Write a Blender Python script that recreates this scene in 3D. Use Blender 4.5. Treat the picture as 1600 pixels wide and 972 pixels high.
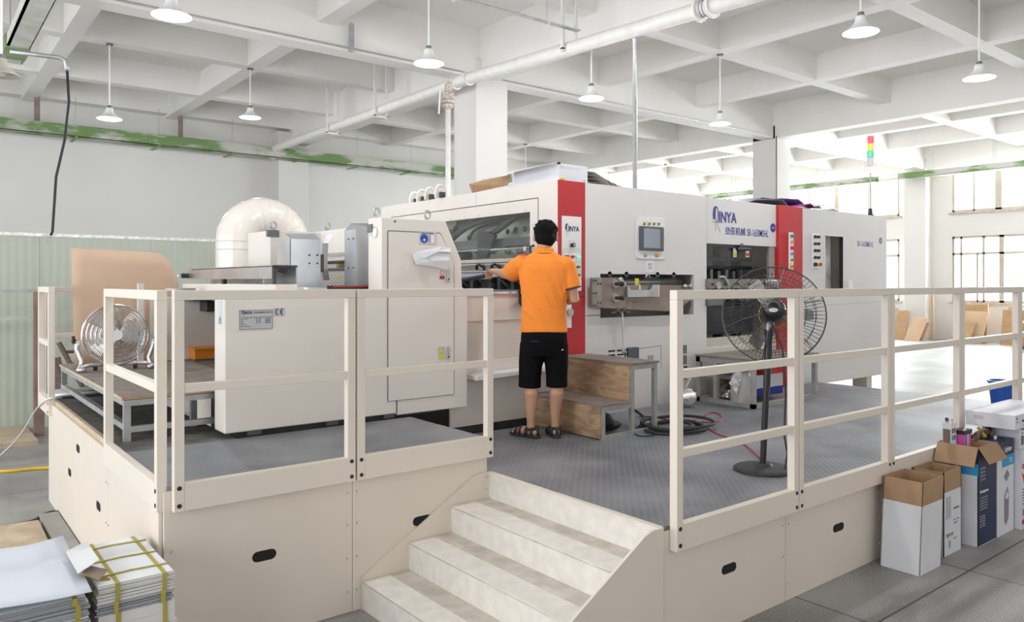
import bpy, math, random
from mathutils import Vector, Matrix
for o in list(bpy.data.objects): bpy.data.objects.remove(o)
S = bpy.context.scene
C = S.collection
random.seed(7)
PI = math.pi
# ------------------------------------------------------------------ camera, world, light, exposure
FPX, CAMH, UC, HOR = 1196.5, 1.87, 800.0, 441.0
YAW = math.atan2(1510, FPX)
cd = bpy.data.cameras.new('camera'); cam = bpy.data.objects.new('camera', cd); C.objects.link(cam)
cam.location = (0, 0, CAMH); cam.rotation_euler = (PI/2, 0, YAW - PI/2)
cd.sensor_width = 36; cd.lens = 36*FPX/1600; cd.shift_y = -45/1600; cd.clip_start = .05; cd.clip_end = 300
S.camera = cam
S.view_settings.view_transform = 'Standard'; S.view_settings.look = 'None'
S.view_settings.gamma = 1; S.view_settings.use_curve_mapping = False
S.view_settings.exposure = 0.0
W = bpy.data.worlds.new('world'); S.world = W; W.use_nodes = True
W.node_tree.nodes['Background'].inputs[0].default_value = (.93, .97, 1, 1)
W.node_tree.nodes['Background'].inputs[1].default_value = 1.6
def area(name, loc, rot, sx, sy, power, col=(1, 1, 1)):
    l = bpy.data.lights.new(name, 'AREA'); l.shape = 'RECTANGLE'; l.size = sx; l.size_y = sy; l.energy = power; l.color = col
    o = bpy.data.objects.new(name, l); C.objects.link(o); o.location = loc; o.rotation_euler = rot
    return o
# daylight entering through the tall openings of the unseen side walls and through the window bays on the right
area('daylight_left', (-6.1, 6.75, 2.55), (0, -PI/2, 0), 4.4, 17.4, 640, (.93, .97, 1.0))
area('daylight_front', (8, -4.6, 2.6), (PI/2, 0, 0), 20, 4.0, 55, (1, .88, .76))
area('daylight_right_near', (24.1, 6.0, 3.2), (0, PI/2, 0), 4.0, 6.6, 2200, (.95, .98, 1))
area('daylight_right_far', (24.1, 14.2, 3.2), (0, PI/2, 0), 4.0, 6.6, 2000, (.95, .98, 1))

# ------------------------------------------------------------------ measuring helpers: a sight line met with a real plane of the hall
FX, FY = math.cos(YAW), math.sin(YAW); RX, RY = FY, -FX
def ray(u, v): k = u-UC; return (FX*FPX+RX*k, FY*FPX+RY*k, HOR-v)
def on(u, v, x=None, y=None, z=None):
    r = ray(u, v)
    t = x/r[0] if x is not None else (y/r[1] if y is not None else (z-CAMH)/r[2])
    return Vector((r[0]*t, r[1]*t, CAMH+r[2]*t))

# ------------------------------------------------------------------ materials
MT = {}
def mat(name, col, rough=.6, metal=0, var=.06, vs=3.0, bump=0, bs=40, emit=None, es=0, spec=None, coat=0):
    if name in MT: return MT[name]
    m = bpy.data.materials.new(name); m.use_nodes = True; nt = m.node_tree; b = nt.nodes['Principled BSDF']
    b.inputs['Roughness'].default_value = rough; b.inputs['Metallic'].default_value = metal
    if spec is not None: b.inputs['Specular IOR Level'].default_value = spec
    if coat: b.inputs['Coat Weight'].default_value = coat
    tc = nt.nodes.new('ShaderNodeTexCoord')
    n = nt.nodes.new('ShaderNodeTexNoise'); n.inputs['Scale'].default_value = vs; n.inputs['Detail'].default_value = 5
    nt.links.new(tc.outputs['Object'], n.inputs['Vector'])
    r = nt.nodes.new('ShaderNodeMapRange'); r.inputs[1].default_value = .3; r.inputs[2].default_value = .7
    r.inputs[3].default_value = 1-var; r.inputs[4].default_value = 1+var
    nt.links.new(n.outputs['Fac'], r.inputs[0])
    mx = nt.nodes.new('ShaderNodeVectorMath'); mx.operation = 'SCALE'; mx.inputs[0].default_value = col[:3]
    nt.links.new(r.outputs[0], mx.inputs['Scale']); nt.links.new(mx.outputs[0], b.inputs['Base Color'])
    if bump:
        n2 = nt.nodes.new('ShaderNodeTexNoise'); n2.inputs['Scale'].default_value = bs; n2.inputs['Detail'].default_value = 4
        nt.links.new(tc.outputs['Object'], n2.inputs['Vector'])
        bp = nt.nodes.new('ShaderNodeBump'); bp.inputs['Strength'].default_value = bump; bp.inputs['Distance'].default_value = .01
        nt.links.new(n2.outputs['Fac'], bp.inputs['Height']); nt.links.new(bp.outputs[0], b.inputs['Normal'])
    if emit: b.inputs['Emission Color'].default_value = (*emit, 1); b.inputs['Emission Strength'].default_value = es
    MT[name] = m; return m
def glass(name, tint=(.95, .97, .97), refl=.12, rough=.02):
    m = bpy.data.materials.new(name); m.use_nodes = True; nt = m.node_tree; nt.nodes.clear()
    out = nt.nodes.new('ShaderNodeOutputMaterial'); t = nt.nodes.new('ShaderNodeBsdfTransparent'); t.inputs[0].default_value = (*tint, 1)
    g = nt.nodes.new('ShaderNodeBsdfGlossy'); g.inputs['Roughness'].default_value = rough
    mx = nt.nodes.new('ShaderNodeMixShader'); mx.inputs[0].default_value = refl
    nt.links.new(t.outputs[0], mx.inputs[1]); nt.links.new(g.outputs[0], mx.inputs[2]); nt.links.new(mx.outputs[0], out.inputs[0])
    MT[name] = m; return m
M = mat
pcream = M('platform_cream_paint', (.765, .685, .60), .42, var=.03, vs=2)
cream = M('cream_paint', (.79, .73, .675), .42, var=.025, vs=2)
rail_m = M('cream_rail_paint', (.80, .72, .635), .38, var=.02)
offw = M('offwhite_panel', (.735, .715, .70), .38, var=.02, vs=1.5)
steps_m = M('worn_cream_tread', (.80, .755, .70), .7, var=.07, vs=14, bump=.15, bs=120)
red = M('signal_red_paint', (.50, .02, .025), .42, var=.06, vs=2)
wallm = M('painted_plaster', (.72, .705, .68), .85, var=.03, vs=.7)
ceilm = M('painted_concrete', (.82, .80, .77), .85, var=.035, vs=.9, bump=.1, bs=8)
steel = M('galvanised_steel', (.50, .51, .52), .42, metal=.75, var=.15, vs=9)
bright = M('brushed_steel', (.66, .69, .73), .30, metal=.9, var=.12, vs=4)
grayst = M('painted_grey_steel', (.40, .40, .385), .5, metal=.3, var=.15, vs=12)
chrome = M('chrome', (.80, .80, .80), .12, metal=1, var=.02)
dark = M('dark_machinery', (.055, .055, .06), .5, metal=.2, var=.3, vs=6)
dgrey = M('dark_grey_frame', (.16, .165, .17), .45, metal=.3, var=.1)
black = M('black_plastic', (.018, .018, .02), .35, var=.1)
rubber = M('black_rubber', (.03, .03, .032), .7, var=.15)
slot_m = M('slot_dark', (.012, .012, .012), .9, var=.1)
white = M('white_enamel', (.82, .82, .82), .35, var=.02)
whitep = M('white_painted_pipe', (.78, .765, .74), .45, var=.06, vs=8)
paper = M('white_paper', (.83, .84, .87), .7, var=.015)
boardw = M('white_carton', (.74, .74, .78), .55, var=.03)
kraft = M('kraft_cardboard', (.42, .265, .15), .8, var=.07, vs=6)
kraftl = M('pale_hardboard', (.62, .435, .31), .75, var=.04, vs=4)
rust = M('rusty_machined_plate', (.30, .235, .20), .5, metal=.35, var=.22, vs=5)
oilst = M('oily_grey_plate', (.30, .275, .25), .45, metal=.5, var=.2, vs=8)
greenp = M('faded_green_tray', (.235, .34, .16), .7, var=.35, vs=2.5)
def tray_mat():
    m = bpy.data.materials.new('dusty_green_tray'); m.use_nodes = True; nt = m.node_tree; b = nt.nodes['Principled BSDF']
    tc = nt.nodes.new('ShaderNodeTexCoord'); mp = nt.nodes.new('ShaderNodeMapping'); mp.inputs['Scale'].default_value = (1.0, 1.0, 3.2); nt.links.new(tc.outputs['Object'], mp.inputs[0])
    n = nt.nodes.new('ShaderNodeTexNoise'); n.inputs['Scale'].default_value = 1.0; n.inputs['Detail'].default_value = 6; n.inputs['Roughness'].default_value = .62; nt.links.new(mp.outputs[0], n.inputs['Vector'])
    cr = nt.nodes.new('ShaderNodeValToRGB'); cr.color_ramp.elements[0].position = .44; cr.color_ramp.elements[1].position = .56
    cr.color_ramp.elements[0].color = (.15, .25, .09, 1); cr.color_ramp.elements[1].color = (.50, .50, .45, 1); nt.links.new(n.outputs['Fac'], cr.inputs[0])
    nt.links.new(cr.outputs[0], b.inputs['Base Color']); b.inputs['Roughness'].default_value = .75; return m
traym = tray_mat()
traywh = M('dusty_white_tray', (.60, .60, .55), .8, var=.15, vs=4)
orange_m = M('orange_paint', (.90, .30, .03), .5)
yellow = M('yellow_plastic', (.85, .60, .05), .5)
yellowl = M('yellow_label', (.80, .74, .05), .5)
redp = M('red_plastic', (.70, .03, .03), .35)
redbr = M('bright_red_cap', (.85, .10, .07), .4)
greenb = M('green_button', (.02, .33, .18), .35)
greenl = M('lit_green_button', (.1, .8, .35), .3, emit=(.1, .9, .4), es=1.2)
orangeb = M('orange_button', (.85, .36, .03), .35)
ink = M('blue_ink', (.055, .05, .30), .5)
inkd = M('dark_navy_ink', (.015, .02, .07), .5)
inkg = M('grey_ink', (.15, .15, .18), .6)
sticker = M('silver_label', (.55, .56, .58), .4, metal=.3)
bluep = M('blue_print', (.03, .12, .45), .5)
cyanp = M('cyan_print', (.03, .33, .65), .5)
navy = M('navy_carton', (.012, .022, .075), .45, var=.1)
pinkp = M('pink_print', (.75, .10, .38), .5)
tealp = M('teal_print', (.20, .55, .60), .5)
screen = M('grey_touch_screen', (.27, .30, .36), .15, var=.05)
skin = M('skin', (.56, .31, .20), .5, var=.06, vs=14)
shirt_m = M('orange_polo_cotton', (1.0, .29, .035), .85, var=.04, vs=9, bump=.25, bs=14)
shorts_m = M('black_cotton', (.007, .007, .008), .95, var=.2, bump=.3, bs=16, spec=.1)
hair_m = M('black_hair', (.006, .005, .005), .8, var=.5, vs=60, bump=.6, bs=200, spec=.15)
sandal_m = M('dark_sandal', (.035, .035, .04), .7, var=.2)
tape = M('olive_strap', (.42, .36, .07), .45, var=.1)
greyedge = M('grey_printed_sheets', (.36, .37, .40), .6, var=.1)
brownp = M('brown_print', (.20, .13, .10), .5, var=.3)
bulbm = M('lit_bulb', (1, 1, 1), .3, emit=(.88, .93, 1), es=26)
fluo = M('fluorescent_tube', (1, 1, 1), .3, emit=(1, 1, 1), es=1.4)
gl_win = glass('window_glass', (.97, .98, .98), .06)
gl_hood = glass('acrylic_guard', (.95, .96, .96), .07, .05)
gl_plas = glass('clear_plastic', (.90, .90, .90), .22, .15)
lens_r = M('red_lens', (.75, .08, .12), .3); lens_y = M('amber_lens', (.9, .62, .08), .3); lens_g = M('green_lens', (.12, .62, .36), .3)

def wood(name, col, col2, sc=1.0, rot=0):
    m = bpy.data.materials.new(name); m.use_nodes = True; nt = m.node_tree; b = nt.nodes['Principled BSDF']
    tc = nt.nodes.new('ShaderNodeTexCoord'); mp = nt.nodes.new('ShaderNodeMapping'); mp.inputs['Scale'].default_value = (2*sc, 2*sc, 9*sc)
    mp.inputs['Rotation'].default_value = (0, rot, 0)
    nt.links.new(tc.outputs['Object'], mp.inputs[0])
    n = nt.nodes.new('ShaderNodeTexNoise'); n.inputs['Scale'].default_value = 2.2; n.inputs['Detail'].default_value = 8; n.inputs['Distortion'].default_value = 1.2
    nt.links.new(mp.outputs[0], n.inputs['Vector'])
    cr = nt.nodes.new('ShaderNodeValToRGB'); cr.color_ramp.elements[0].position = .35; cr.color_ramp.elements[1].position = .68
    cr.color_ramp.elements[0].color = (*col2, 1); cr.color_ramp.elements[1].color = (*col, 1)
    nt.links.new(n.outputs['Fac'], cr.inputs[0]); nt.links.new(cr.outputs[0], b.inputs['Base Color']); b.inputs['Roughness'].default_value = .65
    MT[name] = m; return m
ply = wood('worn_plywood', (.56, .36, .21), (.27, .18, .115), .8)
plyt = wood('grey_dirty_plywood', (.30, .255, .22), (.20, .165, .14), 1.2)
plyl = wood('pale_plywood', (.62, .50, .36), (.47, .37, .26), 1.0)
woodb = wood('plank_wood', (.55, .36, .20), (.42, .26, .14), 1.0)
woodd = wood('dark_old_wood', (.16, .10, .075), (.08, .055, .045), 1.0)

def deck_mat():
    m = bpy.data.materials.new('diamond_plate_steel'); m.use_nodes = True; nt = m.node_tree; b = nt.nodes['Principled BSDF']
    tc = nt.nodes.new('ShaderNodeTexCoord')
    mp = nt.nodes.new('ShaderNodeMapping'); mp.inputs['Rotation'].default_value = (0, 0, PI/4); mp.inputs['Scale'].default_value = (26, 26, 0.01)
    nt.links.new(tc.outputs['Object'], mp.inputs[0])
    ck = nt.nodes.new('ShaderNodeTexVoronoi'); ck.inputs['Scale'].default_value = 1.0; ck.inputs['Randomness'].default_value = 0.0
    nt.links.new(mp.outputs[0], ck.inputs['Vector'])
    st = nt.nodes.new('ShaderNodeMapRange'); st.inputs[1].default_value = .18; st.inputs[2].default_value = .38; st.inputs[3].default_value = 1; st.inputs[4].default_value = 0
    nt.links.new(ck.outputs['Distance'], st.inputs[0])
    n = nt.nodes.new('ShaderNodeTexNoise'); n.inputs['Scale'].default_value = 1.6; n.inputs['Detail'].default_value = 8
    nt.links.new(tc.outputs['Object'], n.inputs['Vector'])
    cr = nt.nodes.new('ShaderNodeValToRGB'); cr.color_ramp.elements[0].position = .36; cr.color_ramp.elements[1].position = .68
    cr.color_ramp.elements[0].color = (.15, .157, .17, 1); cr.color_ramp.elements[1].color = (.31, .315, .33, 1)
    nt.links.new(n.outputs['Fac'], cr.inputs[0])
    mx = nt.nodes.new('ShaderNodeMix'); mx.data_type = 'RGBA'; mx.inputs['B'].default_value = (.34, .35, .365, 1)
    ml = nt.nodes.new('ShaderNodeMath'); ml.operation = 'MULTIPLY'; ml.inputs[1].default_value = .38
    nt.links.new(st.outputs[0], ml.inputs[0]); nt.links.new(ml.outputs[0], mx.inputs['Factor']); nt.links.new(cr.outputs[0], mx.inputs['A'])
    nt.links.new(mx.outputs['Result'], b.inputs['Base Color'])
    bp = nt.nodes.new('ShaderNodeBump'); bp.inputs['Strength'].default_value = .5; bp.inputs['Distance'].default_value = .004
    nt.links.new(st.outputs[0], bp.inputs['Height']); nt.links.new(bp.outputs[0], b.inputs['Normal'])
    b.inputs['Roughness'].default_value = .5; b.inputs['Metallic'].default_value = .25
    return m
deckm = deck_mat()
def floor_mat():
    m = bpy.data.materials.new('granite_floor_tiles'); m.use_nodes = True; nt = m.node_tree; b = nt.nodes['Principled BSDF']
    tc = nt.nodes.new('ShaderNodeTexCoord'); mp = nt.nodes.new('ShaderNodeMapping')
    mp.inputs['Location'].default_value = (-4.145+1.26*8, -2.05+1.2*8, 0); nt.links.new(tc.outputs['Object'], mp.inputs[0])
    br = nt.nodes.new('ShaderNodeTexBrick'); br.offset = 0; br.inputs['Scale'].default_value = 1; br.inputs['Brick Width'].default_value = 1.26
    br.inputs['Row Height'].default_value = 1.2; br.inputs['Mortar Size'].default_value = .007; br.inputs['Mortar Smooth'].default_value = .2
    br.inputs['Color1'].default_value = (1, 1, 1, 1); br.inputs['Color2'].default_value = (.9, .9, .9, 1); br.inputs['Mortar'].default_value = (.28, .26, .25, 1)
    nt.links.new(mp.outputs[0], br.inputs['Vector'])
    n = nt.nodes.new('ShaderNodeTexNoise'); n.inputs['Scale'].default_value = 90; n.inputs['Detail'].default_value = 3
    n2 = nt.nodes.new('ShaderNodeTexNoise'); n2.inputs['Scale'].default_value = 1.1; n2.inputs['Detail'].default_value = 6
    nt.links.new(tc.outputs['Object'], n.inputs['Vector']); nt.links.new(tc.outputs['Object'], n2.inputs['Vector'])
    ad = nt.nodes.new('ShaderNodeMath'); ad.operation = 'ADD'; nt.links.new(n.outputs['Fac'], ad.inputs[0]); nt.links.new(n2.outputs['Fac'], ad.inputs[1])
    cr = nt.nodes.new('ShaderNodeValToRGB'); cr.color_ramp.elements[0].position = .78/2+.1; cr.color_ramp.elements[1].position = .66
    hf = nt.nodes.new('ShaderNodeMath'); hf.operation = 'MULTIPLY'; hf.inputs[1].default_value = .5; nt.links.new(ad.outputs[0], hf.inputs[0])
    cr.color_ramp.elements[0].position = .4; cr.color_ramp.elements[1].position = .6
    cr.color_ramp.elements[0].color = (.23, .222, .212, 1); cr.color_ramp.elements[1].color = (.43, .42, .405, 1)
    nt.links.new(hf.outputs[0], cr.inputs[0])
    mu = nt.nodes.new('ShaderNodeMix'); mu.data_type = 'RGBA'; mu.blend_type = 'MULTIPLY'; mu.inputs['Factor'].default_value = 1
    nt.links.new(cr.outputs[0], mu.inputs['A']); nt.links.new(br.outputs['Color'], mu.inputs['B']); nt.links.new(mu.outputs['Result'], b.inputs['Base Color'])
    b.inputs['Roughness'].default_value = .5
    return m
floorm = floor_mat()
def ribbed(name, col, pitch):
    m = mat(name, col, .5, var=.03); nt = m.node_tree; b = nt.nodes['Principled BSDF']
    tc = nt.nodes.new('ShaderNodeTexCoord'); w = nt.nodes.new('ShaderNodeTexWave'); w.bands_direction = 'X'; w.inputs['Scale'].default_value = pitch
    nt.links.new(tc.outputs['Object'], w.inputs['Vector'])
    bp = nt.nodes.new('ShaderNodeBump'); bp.inputs['Strength'].default_value = .35; bp.inputs['Distance'].default_value = .01
    nt.links.new(w.outputs['Fac'], bp.inputs['Height']); nt.links.new(bp.outputs[0], b.inputs['Normal'])
    return m
sandw = ribbed('pale_green_sandwich_panel', (.50, .53, .455), 3.4)

# ------------------------------------------------------------------ mesh builder
class MB:
    def __init__(s): s.v = []; s.f = []
    def add(s, vs, fs):
        k = len(s.v); s.v += [Vector(p) for p in vs]; s.f += [tuple(i+k for i in f) for f in fs]; return s
    def box(s, x0, x1, y0, y1, z0, z1):
        if x0 > x1: x0, x1 = x1, x0
        if y0 > y1: y0, y1 = y1, y0
        if z0 > z1: z0, z1 = z1, z0
        return s.add([(x0,y0,z0),(x1,y0,z0),(x1,y1,z0),(x0,y1,z0),(x0,y0,z1),(x1,y0,z1),(x1,y1,z1),(x0,y1,z1)],
              [(3,2,1,0),(4,5,6,7),(0,1,5,4),(1,2,6,5),(2,3,7,6),(3,0,4,7)])
    def hexa(s, b, t):      # bottom quad, top quad (ccw from above)
        return s.add(list(b)+list(t), [(3,2,1,0),(4,5,6,7),(0,1,5,4),(1,2,6,5),(2,3,7,6),(3,0,4,7)])
    def poly(s, pts, pl, a, b):
        n = len(pts)
        def q(p, c): return (p[0], c, p[1]) if pl == 'xz' else ((c, p[0], p[1]) if pl == 'yz' else (p[0], p[1], c))
        vs = [q(p, a) for p in pts]+[q(p, b) for p in pts]
        return s.add(vs, [tuple(range(n)), tuple(range(2*n-1, n-1, -1))]+[(i, i+n, (i+1) % n+n, (i+1) % n) for i in range(n)])
    def tube(s, pts, r, n=8, closed=False):
        pts = [Vector(p) for p in pts]; N = len(pts); rs = r if isinstance(r, (list, tuple)) else [r]*N
        rings = []; prev = None
        for i, p in enumerate(pts):
            a = pts[(i-1) % N] if (closed or i > 0) else p; b = pts[(i+1) % N] if (closed or i < N-1) else p
            d = (b-a); d = d.normalized() if d.length > 1e-9 else Vector((0, 0, 1))
            if prev is None:
                u = Vector((0, 0, 1)) if abs(d.z) < .9 else Vector((1, 0, 0))
            else: u = prev
            e = (u - d*u.dot(d)); e = e.normalized() if e.length > 1e-6 else d.orthogonal().normalized()
            prev = e; g = d.cross(e)
            rings.append([p+(e*math.cos(2*PI*k/n)+g*math.sin(2*PI*k/n))*rs[i] for k in range(n)])
        k0 = len(s.v)
        for q in rings: s.v += q
        L = N if closed else N-1
        for i in range(L):
            j = (i+1) % N
            for k in range(n): s.f.append((k0+i*n+k, k0+i*n+(k+1) % n, k0+j*n+(k+1) % n, k0+j*n+k))
        if not closed: s.f.append(tuple(k0+k for k in range(n))[::-1]); s.f.append(tuple(k0+(N-1)*n+k for k in range(n)))
        return s
    def cyl(s, a, b, r, n=16): return s.tube([a, b], r, n)
    def lathe(s, prof, c, ax=(0, 0, 1), n=24):
        ax = Vector(ax).normalized(); e = ax.orthogonal().normalized(); g = ax.cross(e); c = Vector(c); k0 = len(s.v); m = len(prof)
        for (r, h) in prof:
            for k in range(n): s.v.append(c+ax*h+(e*math.cos(2*PI*k/n)+g*math.sin(2*PI*k/n))*max(r, 1e-4))
        for i in range(m-1):
            for k in range(n): s.f.append((k0+i*n+k, k0+i*n+(k+1) % n, k0+(i+1)*n+(k+1) % n, k0+(i+1)*n+k))
        return s
    def ell(s, c, rx, ry, rz, n=16, R=None):
        c = Vector(c); m = n//2; vs = []; fs = []
        for i in range(m+1):
            th = PI*i/m
            for k in range(n):
                p = Vector((rx*math.sin(th)*math.cos(2*PI*k/n), ry*math.sin(th)*math.sin(2*PI*k/n), rz*math.cos(th)))
                vs.append(c+((R@p) if R else p))
        for i in range(m):
            for k in range(n): fs.append((i*n+k, (i+1)*n+k, (i+1)*n+(k+1) % n, i*n+(k+1) % n))
        return s.add(vs, fs)
    def ring(s, c, R, r, ax=(0, 0, 1), n=24, m=8, a0=0, a1=2*PI):
        ax = Vector(ax).normalized(); e = ax.orthogonal().normalized(); g = ax.cross(e); c = Vector(c)
        full = abs(a1-a0-2*PI) < 1e-6; K = n if full else n+1
        return s.tube([c+(e*math.cos(a0+(a1-a0)*k/n)+g*math.sin(a0+(a1-a0)*k/n))*R for k in range(K)], r, m, closed=full)
    def loft(s, rings, n=20):   # rings: (cx, cy, cz, rx, ry)
        k0 = len(s.v)
        for (cx, cy, cz, rx, ry) in rings:
            for k in range(n): s.v.append(Vector((cx+rx*math.cos(2*PI*k/n), cy+ry*math.sin(2*PI*k/n), cz)))
        for i in range(len(rings)-1):
            for k in range(n): s.f.append((k0+i*n+k, k0+i*n+(k+1) % n, k0+(i+1)*n+(k+1) % n, k0+(i+1)*n+k))
        s.f.append(tuple(k0+k for k in range(n))[::-1]); s.f.append(tuple(k0+(len(rings)-1)*n+k for k in range(n)))
        return s
    def build(s, name, m, parent=None, bevel=0, smooth=False, local=False, fix=True):
        if parent is not None:
            if not local:
                inv = mw(parent).inverted(); vs = [inv@p for p in s.v]
            else: vs = s.v
            loc = Vector((0, 0, 0))
        else:
            lo = Vector([min(p[i] for p in s.v) for i in range(3)]); hi = Vector([max(p[i] for p in s.v) for i in range(3)])
            loc = Vector(((lo.x+hi.x)/2, (lo.y+hi.y)/2, lo.z)); vs = [p-loc for p in s.v]
        me = bpy.data.meshes.new(name); me.from_pydata([tuple(p) for p in vs], [], s.f)
        if fix:
            import bmesh
            bm = bmesh.new(); bm.from_mesh(me); bmesh.ops.recalc_face_normals(bm, faces=bm.faces); bm.to_mesh(me); bm.free()
        me.materials.append(m)
        if smooth: me.polygons.foreach_set('use_smooth', [True]*len(me.polygons))
        o = bpy.data.objects.new(name, me); C.objects.link(o); o.location = loc
        if parent is not None: o.parent = parent
        if bevel:
            b = o.modifiers.new('bevel', 'BEVEL'); b.width = bevel; b.segments = 2; b.limit_method = 'ANGLE'; b.angle_limit = math.radians(40)
        return o
def mw(o):
    m = Matrix.Translation(o.location) @ o.rotation_euler.to_matrix().to_4x4()
    return mw(o.parent) @ m if o.parent else m
def tag(o, label=None, cat=None, group=None, kind=None):
    if label: o['label'] = label
    if cat: o['category'] = cat
    if group: o['group'] = group
    if kind: o['kind'] = kind
    return o
def thing(name, label, cat, loc=(0, 0, 0), rz=0, group=None):
    o = bpy.data.objects.new(name, None); C.objects.link(o); o.location = loc; o.rotation_euler = (0, 0, rz); o.empty_display_size = .1
    return tag(o, label, cat, group)
def copy_tree(o, parent=None):
    c = o.copy(); C.objects.link(c); c.parent = parent
    for ch in [k for k in bpy.data.objects if k.parent == o]: copy_tree(ch, c)
    return c
def B(x0, x1, y0, y1, z0, z1): return MB().box(x0, x1, y0, y1, z0, z1)
def cap_poly(cx, cz, w, h, n=6):    # capsule outline
    r = h/2; p = []
    for k in range(n+1): a = -PI/2+PI*k/n; p.append((cx+w/2-r+r*math.cos(a), cz+r*math.sin(a)))
    for k in range(n+1): a = PI/2+PI*k/n; p.append((cx-w/2+r+r*math.cos(a), cz+r*math.sin(a)))
    return p
def text(s, size, pos, face, m, parent, name='lettering', bold=0, sx=1.0, align='LEFT', shear=0, rot=0):
    cu = bpy.data.curves.new('t', 'FONT'); cu.body = s; cu.size = size; cu.extrude = .0006; cu.offset = bold; cu.align_x = align; cu.shear = shear
    cu.resolution_u = 3
    o = bpy.data.objects.new('t', cu); C.objects.link(o)
    bpy.context.view_layer.update()
    dg = bpy.context.evaluated_depsgraph_get(); me = bpy.data.meshes.new_from_object(o.evaluated_get(dg))
    bpy.data.objects.remove(o)
    R = Matrix.Rotation(PI/2, 4, 'X') if face == '-y' else Matrix.Rotation(-PI/2, 4, 'Z') @ Matrix.Rotation(PI/2, 4, 'X')
    T = mw(parent).inverted() @ Matrix.Translation(pos) @ R @ Matrix.Rotation(rot, 4, 'Z') @ Matrix.Diagonal((sx, 1, 1, 1))
    me.transform(T); me.materials.clear(); me.materials.append(m)
    ob = bpy.data.objects.new(name, me); C.objects.link(ob); ob.parent = parent
    return ob

def smoothp(p, it=2):
    for _ in range(it):
        q = [p[0]]
        for a, b in zip(p[:-1], p[1:]): q += [a.lerp(b, .25), a.lerp(b, .75)]
        p = q+[p[-1]]
    return p
# ================================================================== THE HALL
fl = MB()
xs = [-7, 10, 20, 24.2]; zs = [0, 0, .2, .2]
fl.v = []; 
for i, x in enumerate(xs):
    for y in (-6, 18.6): fl.v.append(Vector((x, y, zs[i])))
for i in range(3): fl.f.append((2*i, 2*i+2, 2*i+3, 2*i+1))
me = bpy.data.meshes.new('floor'); me.from_pydata([tuple(p) for p in fl.v], [], fl.f); me.materials.append(floorm)
o = bpy.data.objects.new('floor', me); C.objects.link(o); tag(o, 'grey granite tiled factory floor with dark joints', kind='structure')

SLAB, ZB, ZM = 5.97, 5.5, 5.17
ceil = B(-6, 23.95, -5, 18.35, SLAB, 6.2).build('ceiling', ceilm); tag(ceil, 'white coffered concrete ceiling with crossing beams', kind='structure')
def beam(x0, x1, y0, y1, z): B(x0, x1, y0, y1, z, SLAB+.02).build('ceiling_beam', ceilm, ceil)
YB = [(1.81, 2.05), (4.5, 4.76), (10.0, 10.25), (12.82, 13.07), (18.5, 18.75), (21.1, 21.35)]
XB = [(-.8, -.55), (4.62, 4.87), (7.38, 7.63), (12.82, 13.07), (15.45, 15.7)]
for a, b in YB: beam(a, b, -5, 18.1, ZB)
for a, b in XB: beam(-6, 23.7, a, b, ZB+.004)
for a, b in [(-1.1, -.8), (7.3, 7.62), (15.62, 15.94), (23.35, 23.7)]: beam(a, b, -5, 18.1, ZM)
for a, b in [(1.9, 2.2), (10.05, 10.37), (17.75, 18.1)]: beam(-6, 23.7, a, b, ZM+.004 if a < 17 else 5.55)
for (x0, x1, y0, y1, n, lab) in [(7.19, 7.83, 10.0, 10.64, 1, 'square white concrete column rising just behind the machine hood'),
                 (15.62, 16.22, 10.0, 10.6, 2, 'square white concrete column behind the red stripe of the delivery end'),
                 (23.3, 23.72, 10.0, 10.62, 3, 'pale wall column between the two window bays'),
                 (6.95, 7.7, 17.7, 18.12, 4, 'shallow pilaster on the far wall behind the white duct'),
                 (15.6, 16.3, 17.7, 18.12, 5, 'shallow pilaster on the far wall near the right corner')]:
    o = B(x0, x1, y0, y1, 0, ZM+.3).build('trim_%d' % n, wallm, bevel=.012); tag(o, lab, kind='structure')
# far wall (left in the picture)
wf = B(-6, 23.95, 18.1, 18.3, 0, SLAB+.1).build('wall_far', wallm); tag(wf, 'plain grey-white far wall above the green partition', kind='structure')
# right wall with window openings
WX = 23.7
def wall_x(x0, x1, ya, yb, holes, name):
    holes = sorted(holes); m = MB(); ycuts = sorted({ya, yb}|{h[0] for h in holes}|{h[1] for h in holes})
    for a, b in zip(ycuts[:-1], ycuts[1:]):
        hz = sorted([(h[2], h[3]) for h in holes if h[0] <= a+1e-6 and h[1] >= b-1e-6]); z = 0
        for p, q in hz: m.box(x0, x1, a, b, z, p); z = q
        m.box(x0, x1, a, b, z, SLAB+.1)
    return m
lo1, up1 = (10.94, 17.3, 1.3, 3.18), (10.94, 17.3, 3.88, 5.05)
lo2, up2 = (2.9, 9.44, 1.3, 3.18), (2.9, 9.44, 3.88, 5.05)
wr = wall_x(WX, WX+.25, -5, 18.3, [lo1, up1, lo2, up2], 'wall_right').build('wall_right', wallm)
tag(wr, 'white right-hand wall with two rows of overexposed windows', kind='structure')
winm = M('window_frame_cream', (.52, .45, .39), .6)
wn = 0
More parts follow.
